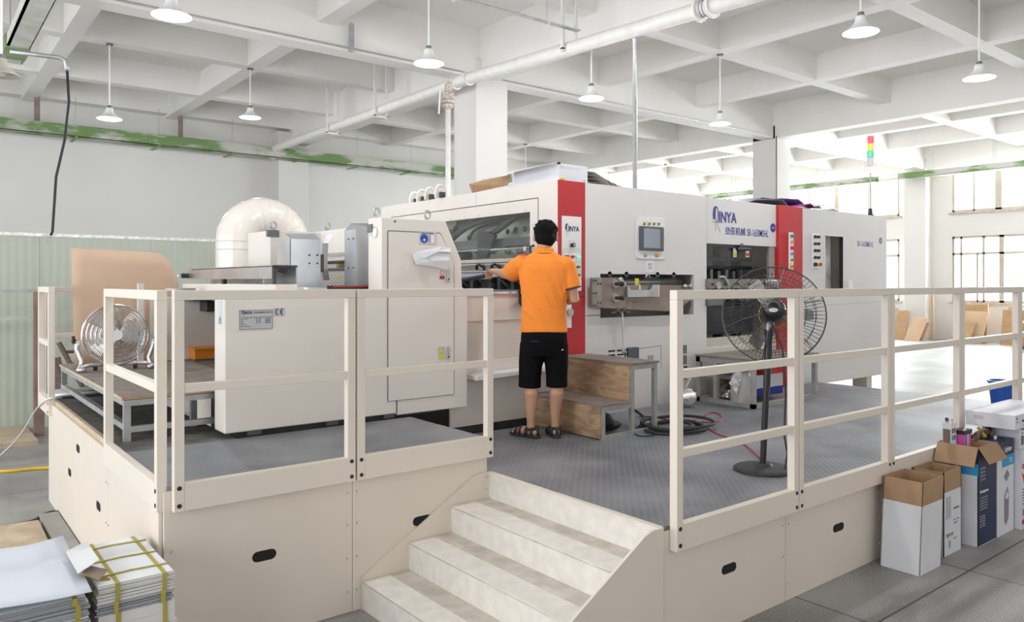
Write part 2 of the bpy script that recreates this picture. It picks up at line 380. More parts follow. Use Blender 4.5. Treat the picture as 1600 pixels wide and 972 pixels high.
def window(y0, y1, z0, z1, mull, trans, label, sill=True):
    global wn; wn += 1
    m = MB(); x0, x1 = WX+.02, WX+.10; f = .06
    m.box(x0, x1, y0, y1, z0, z0+f).box(x0, x1, y0, y1, z1-f, z1).box(x0, x1, y0, y0+f, z0, z1).box(x0, x1, y1-f, y1, z0, z1)
    for y, w in mull: m.box(x0, x1, y-w/2, y+w/2, z0, z1 if w > .05 or not trans else trans)
    if trans: m.box(x0, x1, y0, y1, trans-.03, trans+.03)
    w_ = m.build('window_%d' % wn, winm); tag(w_, label, kind='structure')
    B(x0+.03, x0+.04, y0+.02, y1-.02, z0+.02, z1-.02).build('window_pane', gl_win, w_)
    if sill: B(WX-.06, WX+.1, y0-.08, y1+.08, z0-.05, z0).build('window_sill', M('sill', (.55, .48, .42), .8, var=.2, vs=8), w_)
window(10.94, 17.3, 3.88, 5.05, [(11.9, .05), (12.95, .14), (13.9, .05), (14.95, .12), (16, .05)], None, 'upper window row between the signal tower and the wall column')
window(10.94, 17.3, 1.3, 3.18, [(12.9, .1), (14.9, .1)], 2.68, 'lower window row beside the delivery end of the machine')
window(2.9, 9.44, 3.88, 5.05, [(8.87, .05), (8.25, .16), (7.4, .05), (6.4, .14), (5.4, .05), (4.4, .12)], None, 'upper window row right of the wall column')
window(2.9, 9.44, 1.3, 3.18, [(9.2, .06), (8.78, .05), (8.62, .06), (8.17, .12), (6.9, .06), (5.9, .12), (4.5, .06)], 2.68, 'lower sliding window right of the wall column', True)
# walls behind the camera with tall daylight openings
wl = wall_x(-6, -5.8, -5, 18.3, [(-2.0, 15.5, .3, 4.8)], 'wall_left').build('wall_left', wallm); tag(wl, 'side wall behind the camera with a wide opening to daylight', kind='structure')
m = MB(); m.box(-6, 23.95, -5.2, -5, 0, 2.4).box(-6, 23.95, -5.2, -5, 4.0, 6.07).box(-6, -2, -5.2, -5, .6, 4.6).box(18, 23.95, -5.2, -5, .6, 4.6)
wb = m.build('wall_front', wallm); tag(wb, 'wall behind the camera with window strip', kind='structure')

# partition of pale green sandwich panel
y0 = 11.5
m = MB(); m.box(-6, 4.2, y0, y0+.05, 0, 2.49)
o = thing('partition_wall', 'pale green ribbed sandwich-panel partition in front of the far wall', 'partition', (-.9, y0, 0))
m.build('panel', sandw, o)
B(-6, 4.2, y0-.012, y0+.062, 2.46, 2.50).build('top_channel', M('aluminium_channel', (.80, .81, .80), .35, metal=.6, var=.25, vs=20), o)
for xx in (-2.2, -1.0, .2, 1.35): B(xx, xx+.004, y0-.004, y0, 0, 2.45).build('panel_joint', M('joint', (.35, .4, .33), .7), o)
o = thing('steel_frame_rack', 'thin grey steel frame with rusty post in front of green partition', 'frame', (.9, 10.9, 0))
p = on(60, 452, y=10.9)
B(-3.0, 1.95, 10.88, 10.93, p.z-.04, p.z).build('top_rail', steel, o)
B(p.x-.05, p.x+.06, 10.86, 10.94, 0, p.z-.03).build('post', M('rusty_post', (.26, .17, .14), .7, var=.3), o)
B(-3.0, 1.3, 10.9, 10.92, 1.42, 1.46).build('middle_rail', M('pale_rail', (.50, .52, .46), .6), o)

# ================================================================== CABLE TRAYS, PIPES, CONDUITS, LAMPS
def tray_x(x0, x1, y, z, label, n):
    t = thing('cable_tray', label, 'cable tray', (x0, y, z))
    m = MB(); m.box(x0, x1, y, y+.3, z, z+.012).box(x0, x1, y, y+.012, z, z+.23).box(x0, x1, y+.29, y+.3, z, z+.23)
    m.build('channel', traym, t)
    x = x0+.5
    while x < x1:
        MB().box(x, x+.05, y-.06, y+.6, z-.03, z-.005).build('bracket', greenp, t)
        MB().cyl((x+.02, y+.02, z), (x+.02, y+.02, SLAB if y < 17 else 5.56), .006, 6).build('hanger_rod', steel, t); x += 1.55
    return t
tray_x(-2.5, 13.8, 17.4, 4.78, 'long faded green cable tray hung along the far wall', 9)
def tray_y(x, y0, y1, z, label, n):
    t = thing('cable_tray', label, 'cable tray', (x, y0, z))
    m = MB(); m.box(x, x+.25, y0, y1, z, z+.012).box(x, x+.012, y0, y1, z, z+.17).box(x+.24, x+.25, y0, y1, z, z+.17); m.build('channel', traym, t)
    y = y0+.3
    while y < y1-.1:
        MB().cyl((x+.02, y, z), (x+.02, y, ZB+.4), .006, 6).build('hanger_rod', steel, t)
        MB().cyl((x+.23, y+.02, z), (x+.23, y+.02, ZB+.4), .006, 6).build('hanger_rod', steel, t); y += 1.6
    return t
tray_y(22.9, 3.0, 10.62, 4.90, 'faded green cable tray across the windows right of the wall column', 4)
tray_y(22.9, 11.3, 17.2, 4.90, 'green cable tray across the windows behind the signal tower', 3)
def tubes_y(x, ys, z, label):
    for k, (a, b) in enumerate(ys):
        o = thing('tube_light', label % ('nearest the column', 'second from the column', 'farthest from the column')[k], 'tube light', (x, (a+b)/2, z), group='tube lights on the window trays')
        B(x-.03, x+.03, a, b, z+.02, z+.06).build('batten', white, o); MB().cyl((x, a+.03, z), (x, b-.03, z), .016, 8).build('tube', fluo, o)
tubes_y(22.8, [(8.9, 7.7), (7.6, 6.4)], 5.12, 'white tube light above the green tray right of the wall column, %s')
tubes_y(22.8, [(12.6, 11.4), (13.9, 12.7), (15.2, 14.0)], 5.12, 'white tube light above the green tray behind the signal tower, %s')
# tray running towards the camera at upper left
t = thing('cable_tray', 'dusty green cable tray carrying three white pipes at upper left', 'cable tray', (.5, 8, 4.9))
m = MB(); m.box(1.02, 1.05, 4.0, 12.6, 4.9, 5.05).box(1.02, 1.27, 8.2, 12.6, 4.9, 4.915).box(1.26, 1.28, 4.0, 12.6, 4.9, 5.05); m.build('channel', traywh, t)
B(1.0, 1.28, 11.7, 12.3, 4.88, 5.06).build('green_patch', greenp, t)
for k in range(3): MB().cyl((1.09+.07*k, 4, 4.93), (1.09+.07*k, 10.4, 4.93), .022, 8).build('pipe', whitep, t)
for y in (5.5, 7.5, 9.5, 11.5): MB().cyl((1.04, y, 5.05), (1.04, y, SLAB), .007, 6).build('hanger_rod', steel, t)
# big white water pipe along Y
t = thing('water_pipe', 'thick white pipe running under the beams to the far wall', 'pipe', (6.75, 3, 5.0))
px, pz = 6.78, 5.0
MB().tube([(px, 2.2, 4.72), (px, 5.7, 4.85), (px, 9.7, pz), (px, 17.2, pz), (px-.02, 17.5, pz-.02), (px-.03, 17.62, pz-.2)], .088, 20).build('pipe_run', whitep, t, smooth=True)
for y in (5.08, 5.25): MB().lathe([(.09, 0), (.13, 0), (.13, .03), (.09, .03)], (px, y, 4.83), (0, 1, 0)).build('flange', whitep, t)
MB().lathe([(.075, 0), (.10, .02), (.075, .04), (.1, .06), (.075, .08), (.10, .10), (.075, .12)], (px, 5.115, 4.83), (0, 1, 0)).build('bellows', steel, t)
for y in (9.6, 9.95): MB().lathe([(.088, 0), (.112, 0), (.112, .035), (.088, .035)], (px, y, pz), (0, 1, 0)).build('flange', whitep, t)
for y, zt in ((7.35, SLAB), (12.4, SLAB), (14.4, SLAB)):
    m = MB(); m.box(px-.14, px-.10, y-.02, y+.02, pz-.12, zt).box(px+.10, px+.13, y-.02, y+.02, pz-.12, zt).box(px-.14, px+.13, y-.02, y+.02, pz-.14, pz-.10)
    m.build('hanger', whitep, t)
t2 = thing('riser_pipe', 'thin white pipe with ribbed valve dropping left of the column', 'pipe', (px, 9.78, 0))
rx = on(700, 300, y=9.75).x
MB().cyl((rx, 9.75, 0.0), (rx, 9.75, 4.52), .042, 14).build('pipe', whitep, t2, smooth=True)
MB().lathe([(.042, 0), (.085, .04), (.085, .07), (.06, .08), (.10, .10), (.10, .13), (.075, .14), (.10, .16), (.10, .2), (.075, .21), (.09, .24), (.05, .27), (.05, .42)], (rx, 9.75, 4.5)).build('valve', M('rusty_flange', (.5, .42, .37), .6, var=.5, vs=30), t2)
MB().tube([(rx-.04, 9.75, 4.72), (rx-.16, 9.72, 4.76), (rx-.2, 9.7, 4.4)], .012).build('valve_lever', whitep, t2)
# conduits
def conduit(pts, r, label, m=None, nm='conduit', n=8):
    o = MB().tube(pts, r, n).build(nm, m or grayst, smooth=True); return tag(o, label, 'conduit')
conduit([(.8, 10.0, 5.215), (15.4, 10.0, 5.2)], .013, 'thin dark conduit clipped along the main beam above the column')
conduit([(15.55, 9.93, 5.2), (15.56, 9.93, 3.0)], .016, 'thin brown conduit dropping down the second column', M('brown_conduit', (.32, .24, .2), .6))
o = thing('conduit_bundle', 'bundle of three steel conduits running to the big pipe', 'conduit', (4, 7.28, 5.1))
for k in range(3): MB().cyl((3.6, 7.22+.03*k, 5.10+.012*k), (6.85, 7.22+.03*k, 5.13), .011, 6).build('conduit', steel, o)
for x in (4.9, 6.3): MB().ring((x, 7.25, 5.12), .05, .008, (1, 0, 0), 14, 6).build('clip', white, o)
for x in (4.9, 6.3): MB().cyl((x, 7.25, 5.17), (x, 7.25, SLAB), .004, 6).build('rod', steel, o)
q = on(992, 296, y=6.3)
o = conduit([(q.x, 6.3, 2.79), (q.x, 6.3, 4.78), (q.x-.06, 6.3, 4.88)], .028, 'vertical galvanised conduit standing on the machine roof', m=steel, nm='roof_conduit', n=12)
pa, pb, pc = on(15, 80, y=11.3), on(92, 90, y=11.3), on(105, 111, y=11.3); pe = on(82, 362, y=11.3)
t = thing('cable_conduit', 'bent steel conduit with black cable hanging to the partition', 'conduit', pb)
MB().tube([pa, pb, pb+Vector((.07, 0, -.02)), pc+Vector((-.005, 0, .05)), pc], .03, 10).build('pipe', steel, t, smooth=True)
MB().tube([pc, pc+Vector((.02, 0, -.4)), pc+Vector((-.03, 0, -.9)), pe+Vector((.04, 0, .7)), pe, pe-Vector((0.02, 0, .05))], .016, 8).build('cable', rubber, t, smooth=True)
for (u, v0, v1, yy) in [(233, 18, 0, 0), (58, 160, 180, 17.6), (282, 187, 208, 17.6)]:
    if yy: 
        a = on(u, v0, y=yy); b = on(u, v1, y=yy); o = MB().cyl((a.x, yy, 4.9), (a.x, yy, ZB+.05), .05, 10).build('drop_pipe', M('old_pipe', (.30, .22, .19), .7, var=.3)); tag(o, 'short rusty pipe above the far tray, %s' % ('left one' if u < 100 else 'right one'), 'pipe')
# grey post below first beam (u 548)
q = on(548, 70, y=9.98); o = MB().box(q.x-.03, q.x+.03, 9.93, 9.99, 5.15, 5.55).build('bracket_post', steel); tag(o, 'short grey bracket hanging from a beam left of the middle lamp', 'bracket')

def lamp(x, y, zr, ztop, dia, label):
    t = thing('pendant_lamp', label, 'lamp', (x, y, zr), 0, 'white enamel pendant lamps')
    s = dia/.34
    MB().lathe([(.168*s, 0), (.17*s, .006), (.145*s, .022), (.10*s, .055), (.062*s, .10), (.052*s, .13), (.05*s, .16), (.034*s, .175), (.034*s, .17), (.045*s, .155), (.058*s, .10), (.096*s, .052), (.14*s, .018), (.168*s, 0)], (x, y, zr), n=32).build('shade', white, t, smooth=True)
    MB().lathe([(.001, .205), (.03, .205), (.036, .17), (.036, .15)], (x, y, zr), n=16).build('socket', M('lamp_socket', (.2, .2, .21), .5), t, smooth=True)
    MB().ell((x, y, zr+.04), .062*s, .062*s, .05*s, 16).build('bulb', bulbm, t, smooth=True)
    MB().cyl((x, y, zr+.2), (x, y, ztop), .012, 8).build('rod', whitep, t)
    MB().lathe([(.001, -.02), (.05, -.02), (.05, 0), (.001, 0)], (x, y, ztop), n=16).build('ceiling_mount', M('mount', (.16, .14, .13), .6), t)
    l = bpy.data.lights.new('lamp_glow', 'POINT'); l.energy = 70; l.color = (.96, .97, 1); l.shadow_soft_size = .05
    lo = bpy.data.objects.new('lamp_glow', l); C.objects.link(lo); lo.parent = t; lo.location = (0, 0, -.04)
    return t
def lat(u, v, z): q = on(u, v, z=z); return q.x, q.y
x, y = lat(268, 22, 4.41); lamp(x, y, 4.39, SLAB, .36, 'largest pendant lamp at upper left, cut near the top edge')
x, y = lat(670, 97, 4.41); lamp(x, y, 4.39, SLAB, .345, 'pendant lamp in front of the beam left of the column')
x, y = lat(924, 152, 4.41); lamp(x, y, 4.39, ZM, .34, 'pendant lamp hanging beside the bracket of the thick pipe')
x, y = lat(1125, 192, 4.41); lamp(x, y, 4.39, ZB, .335, 'pendant lamp above the logo of the machine')
x, y = lat(1345, 48, 4.41); lamp(x, y, 4.39, SLAB, .345, 'large pendant lamp at upper right, nearest the top edge')
x, y = lat(1530, 120, 4.41); lamp(x, y, 4.39, SLAB, .36, 'rightmost pendant lamp above the right windows')
lamp(13.3, 3.8, 4.39, SLAB, .345, 'unseen pendant lamp added just outside the right edge of the picture'); lamp(4.72, 3.85, 4.39, SLAB, .345, 'unseen pendant lamp added just above the picture over the man'); lamp(1.95, 3.9, 4.39, SLAB, .345, 'unseen pendant lamp added just above the picture over the left railing')  # unseen lamps added along the row to brighten the machine front
q = on(391, 184, y=12.95); lamp(q.x, q.y, q.z, ZB, .345, 'small pendant lamp above the white duct')
q = on(171, 186, y=12.95); lamp(q.x, q.y, q.z, ZB, .35, 'pendant lamp in front of the green tray at far left')
q = on(821, 222, y=15.55); lamp(q.x, q.y, 3.9, ZB, .34, 'pendant lamp whose rod drops behind the carton on the machine')
q = on(1040, 255, y=15.55); lamp(q.x, q.y, 3.6, ZB, .34, 'pendant lamp whose rod drops behind the machine roof right of the conduit')
q = on(2, 118, y=9.0); t = lamp(q.x, q.y, q.z, 4.95, .33, 'unlit dusty pendant lamp cut by the left edge')
for ch in [k for k in bpy.data.objects if k.parent == t]:
    if ch.type == 'LIGHT': bpy.data.objects.remove(ch)
    elif ch.name.startswith('bulb'): ch.data.materials[0] = M('dead_bulb', (.7, .7, .66), .3)
    elif ch.name.startswith('shade'): ch.data.materials[0] = M('dusty_shade', (.42, .38, .33), .6)

# ================================================================== PLATFORM
D, DL = .645, .87
plat = thing('machine_platform', 'cream steel platform with grey diamond-plate deck carrying the machine', 'platform', (3, 3, 0))
B(2.96, 8.78, 2.53, 5.05, D-.02, D).build('deck_plate', deckm, plat)
B(1.0, 2.94, 3.97, 4.93, DL-.02, DL).build('deck_plate', deckm, plat)
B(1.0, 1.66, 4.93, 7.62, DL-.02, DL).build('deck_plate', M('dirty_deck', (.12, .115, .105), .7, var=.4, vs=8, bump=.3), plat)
B(.985, 1.01, 5.0, 7.6, DL-.03, DL+.008).build('edge_strip', plyl, plat)
def slot(x=None, y=None, c=0, z=0, w=.11, h=.045):
    if y is not None: MB().poly(cap_poly(c, z, w, h), 'xz', y-.0015, y+.004).build('hand_slot', slot_m, plat)
    else: MB().poly(cap_poly(c, z, w, h), 'yz', x-.0015, x+.004).build('hand_slot', slot_m, plat)
def bolts(pts, r=.009, mm=None, par=None, ax='y', nm='bolt'):
    m = MB()
    for p in pts: m.ell(p, r, r, r, 8)
    return m.build(nm, mm or steel, par or plat)
# skirt panels, front left
ys = 3.97
for (a, b) in ((.985, 1.9895), (1.9915, 2.94)):
    B(a, b, ys, ys+.02, 0, DL-.02).build('skirt_panel', pcream, plat, bevel=.003)
q = on(413, 868, y=ys); slot(y=ys, c=q.x, z=q.z, w=.13, h=.055)
q = on(655, 814, y=ys); slot(y=ys, c=q.x+.02, z=q.z, w=.13, h=.055)
bolts([(1.987+d, ys-.002, z) for d in (-.03, .03) for z in (.12, .31, .5, .68)]+[(1.02, ys-.002, z) for z in (.55, .2)], .006)
B(2.92, 2.94, 3.99, 4.93, D, DL-.02).build('skirt_panel', pcream, plat)
# left side
for (a, b) in ((3.99, 5.18), (5.185, 6.4), (6.405, 7.62)):
    B(.965, .985, a, b, 0, DL-.03).build('skirt_panel', pcream, plat, bevel=.003)
for (u, v) in ((154, 791), (109, 738), (122, 701)):
    q = on(u, v, x=.965); slot(x=.965, c=q.y, z=q.z, w=.13, h=.055)
bolts([(.963, 5.18+d, z) for d in (-.03, .03) for z in (.15, .4, .65)], .006)
# right front
yr = 2.52
for (a, b) in ((2.96, 4.04), (4.045, 5.2), (5.205, 6.4), (6.405, 7.6), (7.605, 8.78)):
    B(a, b, yr, yr+.02, 0, D-.02).build('skirt_panel', pcream, plat, bevel=.003)
for (u, v) in ((1139, 888), (1310, 824)):
    q = on(u, v, y=yr); slot(y=yr, c=q.x, z=q.z, w=.13, h=.05)
bolts([(x+d, yr-.002, z) for x in (4.042, 5.202) for d in (-.03, .03) for z in (.1, .27, .45)]+[(2.985, yr-.002, .12)], .006)
B(8.76, 8.78, 2.54, 5.05, 0, D-.02).build('skirt_panel', pcream, plat)
B(2.96, 8.7, 5.03, 5.05, 0.3, D-.02).build('back_edge', dgrey, plat)
# stairs
st = thing('platform_steps', 'wide cream steel staircase of four risers up to the deck', 'stairs', (2.5, 3.2, 0))
xt = [2.05, 2.352, 2.655, 2.945]
for k in range(4):
    z1 = .161*(k+1) if k < 3 else D
    z0 = .161*k
    B(xt[k], xt[k]+.014, 2.53, 3.955, z0, z1-.002).build('riser', steps_m, st)
    if k < 3:
        tr = B(xt[k]-.004, xt[k+1]+.01, 2.53, 3.955, z1-.012, z1).build('tread', M('dirty_tread', (.62, .565, .50), .75, var=.16, vs=9, bump=.15, bs=120), st, bevel=.003)
        B(xt[k]-.003, xt[k]+.165, 2.535, 3.95, z1-.001, z1+.002).build('anti_slip_plate', steps_m, tr)
sp = [(2.045, 0), (2.045, .185), (2.82, D-.012), (2.87, D+.004), (2.955, D+.004), (2.955, 0)]
MB().poly(sp, 'xz', 2.515, 2.53).build('side_plate', pcream, st)
MB().poly(sp, 'xz', 3.955, 3.968).build('side_plate', pcream, st)
B(2.93, 2.965, 2.53, 3.955, D-.003, D+.006).build('nosing', pcream, st)
bolts([(2.92, 3.952, .62), (2.92, 3.952, .545)], .005, None, st)
# railings
def frame_x(x0, x1, yf, ztoe0, ztoe1, mids, label, group, drop=False):
    t = thing('railing_frame', label, 'railing', ((x0+x1)/2, yf, ztoe0), 0, group); w = .048; zt = 1.83
    for a in (x0, x1-w): B(a, a+w, yf, yf+w, ztoe0, zt-w).build('post', rail_m, t, bevel=.003)
    B(x0, x1, yf, yf+w, zt-w, zt).build('top_rail', rail_m, t, bevel=.003)
    for z in mids: B(x0+w, x1-w, yf+.004, yf+w-.004, z-.022, z+.022).build('middle_rail', rail_m, t, bevel=.003)
    B(x0+w, x1-w, yf+.002, yf+w, ztoe0, ztoe1).build('toe_board', rail_m, t, bevel=.003)
    for a in (x0+w/2, x1-w/2):
        for z in (ztoe0+.03, ztoe1-.02): MB().lathe([(.001, 0), (.011, 0), (.011, .003), (.001, .003)], (a, yf-.003, z), (0, 1, 0), 12).build('bolt_hole', black, t)
    return t
gx = 'cream railing frames along the right front edge'
lab = ['railing frame with two middle rails right beside the top of the stairs', 'second railing frame from the stairs, in front of the pedestal fan base', 'third railing frame from the stairs, behind the open white carton', 'fourth railing frame from the stairs, behind the blue carton', 'last railing frame at the right end of the deck']
xr = [3.0, 4.105, 5.24, 6.385, 7.59, 8.74]
for k in range(5): frame_x(xr[k]+.003, xr[k+1]-.003, 2.47, .526, .659, (1.408, 1.012), lab[k], gx)
gl = 'cream railing frames along the left front edge'
frame_x(1.02, 1.985, 3.92, .751, .887, (1.35,), 'low railing frame with one middle rail in front of the nameplate', gl)
frame_x(1.997, 2.955, 3.92, .751, .887, (1.35,), 'low railing frame with one middle rail left of the stairs', gl)
def frame_y(xf, y0, y1, label, zb=.751, zt=1.83, mid=1.35):
    t = thing('railing_frame', label, 'railing', (xf, (y0+y1)/2, zb)); w = .048
    B(xf-w, xf, y0, y0+w, zb-.0, zt-w).build('post', rail_m, t, bevel=.003); B(xf-w, xf, y1-w, y1, zb, zt-w).build('post', rail_m, t, bevel=.003)
    B(xf-w, xf, y0, y1, zt-w, zt).build('top_rail', rail_m, t, bevel=.003)
    B(xf-w+.004, xf-.004, y0+w, y1-w, mid-.022, mid+.022).build('middle_rail', rail_m, t, bevel=.003)
    B(xf-w, xf-.002, y0+w, y1-w, zb, zb+.135).build('toe_board', rail_m, t, bevel=.003)
    for z in (zb+.03, zb+.1): MB().lathe([(.001, 0), (.011, 0), (.011, .003), (.001, .003)], (xf-w-.003, y0+w/2, z), (1, 0, 0), 12).build('bolt_hole', black, t)
    return t
frame_y(1.003, 3.98, 5.25, 'side railing frame at the left corner, in front of the floor fan')
frame_y(.985, 7.42, 8.06, 'narrow side railing frame at the far left end of the platform')
t = frame_x(1.0, 1.95, 8.06, .8, .87, (1.38,), 'rear railing frame behind the leaning cardboard sheet', 'rear railing'); 
# ================================================================== THE MACHINE
YM, YC, XM = 5.10, 4.95, 4.56
def panel_lines(pts, y, par, m=None, r=.003, nm='panel_gap'):
    mm = MB()
    for (a, b) in zip(pts[:-1], pts[1:]):
        mm.tube([(a[0], y, a[1]), (b[0], y, b[1])], r, 4)
    return mm.build(nm, m or M('gap_shadow_line', (.10, .09, .08), .9), par)
def eyebolt(x, y, z, par, ax=(.3, -1, 0)):
    MB().ring((x, y, z+.045), .03, .0085, ax, 20, 8).lathe([(.001, 0), (.022, 0), (.022, .012), (.01, .016)], (x, y, z), n=12).build('lifting_eye', M('zinc_plated', (.46, .46, .45), .35, metal=.8, var=.1), par, smooth=True)
def logo(x, z, w, y, m, par, ml=None):
    """company mark: crescent J with crossing hairlines and the letters INYA"""
    h = w*.30; cx = x+w*.13; cz = z+h*.55; o = []
    N = 18
    for k in range(N+1): a = PI*.36+PI*.86*k/N; o.append((cx+h*.34*math.cos(a), cz+h*.64*math.sin(a)))
    for k in range(8): a = PI*1.22-PI*.2*k/7; o.append((cx-h*.20+h*.02*k, cz-h*.36+h*.06*(k % 2)))
    for k in range(9): a = PI*1.0-PI*.62*k/8; o.append((cx+h*.16+h*.20*math.cos(a), cz+h*.0+h*.56*math.sin(a)))
    MB().poly(o, 'xz', y-.0022, y-.0008).build('company_mark', m, par)
    mm = MB()
    for k in range(14):
        a0 = -PI*.5+PI*.95*k/14; a1 = -PI*.5+PI*.95*(k+1)/14
        mm.tube([(cx+h*.12+h*.2*math.cos(a0), y-.0015, cz+h*.6*math.sin(a0)), (cx+h*.12+h*.2*math.cos(a1), y-.0015, cz+h*.6*math.sin(a1))], h*.03, 4)
    for (ax, az, bx, bz) in ((0, -.02, .42, -.02), (.13, -.42, .13, .72), (.04, .42, .30, -.46)):
        mm.tube([(x+ax*w, y-.001, z+az*w*.5+(.0)), (x+bx*w, y-.001, z+bz*w*.5)], w*.0035, 4)
    mm.build('mark_lines', ml or m, par)
    text('INYA', h*1.12, (x+w*.24, y-.001, z+h*.02), '-y', m, par, 'mark_letters', bold=h*.028, sx=.88)
def button(x, z, y, m, par, r=.012, L=.03, collar=True, nm='push_button'):
    if collar: MB().lathe([(.001, 0), (r*1.35, 0), (r*1.35, .006), (.001, .006)], (x, y, z), (0, -1, 0), 14).build('button_collar', steel, par)
    MB().lathe([(r, 0), (r, L), (r*.8, L+.004), (.001, L+.005)], (x, y, z), (0, -1, 0), 14).build(nm, m, par, smooth=False)
# ---------- feeder side cover (nameplate)
t = thing('feeder_cover', 'long cream feeder cover with nameplate and CE plate behind left railing', 'machine cover', (2.2, 5.0, .9))
xb0, xb1 = 1.592, 2.838
B(xb0, xb1, YC, 5.157, .903, 1.80).build('housing', cream, t, bevel=.008)
B(xb0+.05, xb1-.05, YC+.06, 5.14, .80, .905).build('plinth', dark, t)
for x in (1.75, 2.3, 2.75): B(x, x+.09, YC+.03, 5.1, DL, .905).build('foot', dgrey, t)
B(xb0-.002, xb0, 5.005, 5.075, 1.60, 1.75).build('warning_sticker', M('pale_blue_sticker', (.62, .68, .72), .5), t)
text('⚠', .05, (xb0-.003, 5.065, 1.61), '-x', bluep, t, 'sticker_symbol')
np_ = B(1.681, 1.905, YC-.004, YC, 1.562, 1.692).build('nameplate', sticker, t)
m = MB()
for (a, b, c, d_) in ((1.685, 1.901, 1.566, 1.568), (1.685, 1.901, 1.686, 1.688), (1.685, 1.687, 1.566, 1.688), (1.899, 1.901, 1.566, 1.688)): m.box(a, b, YC-.0055, YC-.004, c, d_)
m.build('plate_border', inkg, np_)
logo(1.697, 1.663, .075, YC-.004, inkd, np_)
text('劲亚机械制造有限公司', .0125, (1.776, YC-.0045, 1.668), '-y', inkg, np_, bold=.0002)
text('AUTOMATIC DIE-CUTTING & CREASING MACHINE', .0088, (1.694, YC-.0045, 1.638), '-y', inkd, np_)
for k, s_ in enumerate(('型号  SR-1650', '编号  ', '日期', 'MAX SHEET', 'JINYA MACHINERY')):
    text(s_, .0075, (1.694, YC-.0045, 1.627-.0115*k), '-y', inkg, np_)
for k in range(3):
    text('规格  速度', .0075, (1.79, YC-.0045, 1.627-.0115*k), '-y', inkg, np_); B(1.852, 1.888, YC-.0055, YC-.004, 1.625-.0115*k, 1.631-.0115*k).build('data_field', inkg, np_)
ce = B(1.912, 1.986, YC-.003, YC, 1.648, 1.699).build('ce_plate', sticker, t)
m = MB()
for cx in (1.938, 1.970):
    m.ring((cx, YC-.0035, 1.6735), .0165, .0032, (0, 1, 0), 16, 6, PI*.0, PI)
CEm = MB()
for cx in (1.940, 1.972):
    pts = [(cx+.0165*math.cos(a), YC-.004, 1.6735+.019*math.sin(a)) for a in [PI*.5+PI*k/12 for k in range(13)]]
    CEm.tube(pts, .003, 6)
CEm.tube([(1.957, YC-.004, 1.6735), (1.968, YC-.004, 1.6735)], .0028, 6); CEm.build('ce_mark', inkd, ce)
# ---------- control cabinet
t = thing('control_cabinet', 'cream control cabinet with sloping right side, door and papers', 'cabinet', (3.2, 5.05, .9))
xc0 = 2.712; xc1 = 3.472
out = [(2.842, .889), (xc1, .889), (xc1, 1.80), (3.425, 1.83), (3.411, 2.05), (3.267, 2.344), (xc0, 2.344), (xc0, 1.805), (2.842, 1.805)]
MB().poly(out, 'xz', YC, 5.155).build('housing', cream, t, bevel=.006)
B(2.86, 3.2, YC+.05, 5.12, DL, .89).build('plinth', dark, t)
door = MB().poly([(2.765, 1.0), (3.34, 1.0), (3.34, 2.02), (3.235, 2.245), (2.765, 2.245)][:1]+[(3.34, 1.0), (3.34, 2.0), (3.352, 2.03), (3.215, 2.243), (2.765, 2.243)], 'xz', YC-.006, YC+.002).build('door', cream, t)
panel_lines([(2.763, 1.0), (3.342, 1.0), (3.342, 2.03), (3.217, 2.246), (2.763, 2.246), (2.763, 1.0)], YC-.003, t, r=.0035)
panel_lines([(2.84, .9), (2.84, 1.8)], YC-.001, t, r=.002)
q = on(650, 562, y=YC)
for (u, v, w, h) in ((698.5, 430, .028, .105), (698.5, 551, .022, .10)):
    q = on(u, v, y=YC)
    hd = B(q.x-w/2, q.x+w/2, YC-.022, YC-.005, q.z-h/2, q.z+h/2).build('door_handle', steel, door, bevel=.004)
    MB().cyl((q.x, YC-.03, q.z-h*.3), (q.x, YC-.02, q.z-h*.3), .006, 10).build('handle_lock', black, hd)
a, b = on(654.5, 361, y=YC), on(681, 382, y=YC)
lb = B(a.x, b.x, YC-.010, YC-.006, b.z, a.z).build('instruction_label', sticker, door)
MB().cyl((a.x+.04, YC-.012, (a.z+b.z)/2-.008), (a.x+.04, YC-.009, (a.z+b.z)/2-.008), .034, 24).build('blue_dial_print', M('royal_blue', (.02, .07, .42), .5), lb)
MB().cyl((a.x+.04, YC-.0135, (a.z+b.z)/2-.018), (a.x+.04, YC-.011, (a.z+b.z)/2-.018), .009, 12).build('person_symbol', white, lb)
B(a.x+.1, a.x+.128, YC-.012, YC-.009, b.z+.01, a.z-.03).build('white_field', white, lb)
text('注意安全使用说明', .014, (a.x+.008, YC-.0105, a.z-.02), '-y', inkg, lb, bold=.0003)
for k in range(4): text('操作员', .0085, (a.x+.078, YC-.0105, a.z-.038-.014*k), '-y', inkg, lb)
a, b = on(685.5, 422, y=YC), on(694, 437, y=YC)
m_ = B(a.x, b.x, YC-.009, YC-.006, b.z, a.z).build('prohibition_sticker', whitep, door)
MB().ring(((a.x+b.x)/2, YC-.0095, a.z-.02), .016, .0025, (0, 1, 0), 16, 6).build('ring_symbol', redp, m_)
B(a.x+.003, b.x-.003, YC-.011, YC-.008, b.z+.004, b.z+.03).build('red_field', M('dark_red_print', (.38, .03, .04), .5), m_)
a, b = on(684, 542, y=YC), on(693.5, 560, y=YC)
m_ = B(a.x, b.x, YC-.009, YC-.006, b.z, a.z).build('warning_sticker', sticker, door)
B(a.x+.004, b.x-.004, YC-.011, YC-.008, b.z+.005, b.z+.035).build('yellow_field', yellowl, m_)
MB().poly([(a.x+.006, a.z-.045), (b.x-.006, a.z-.045), ((a.x+b.x)/2, a.z-.008)], 'xz', YC-.011, YC-.008).build('triangle_symbol', yellowl, m_)
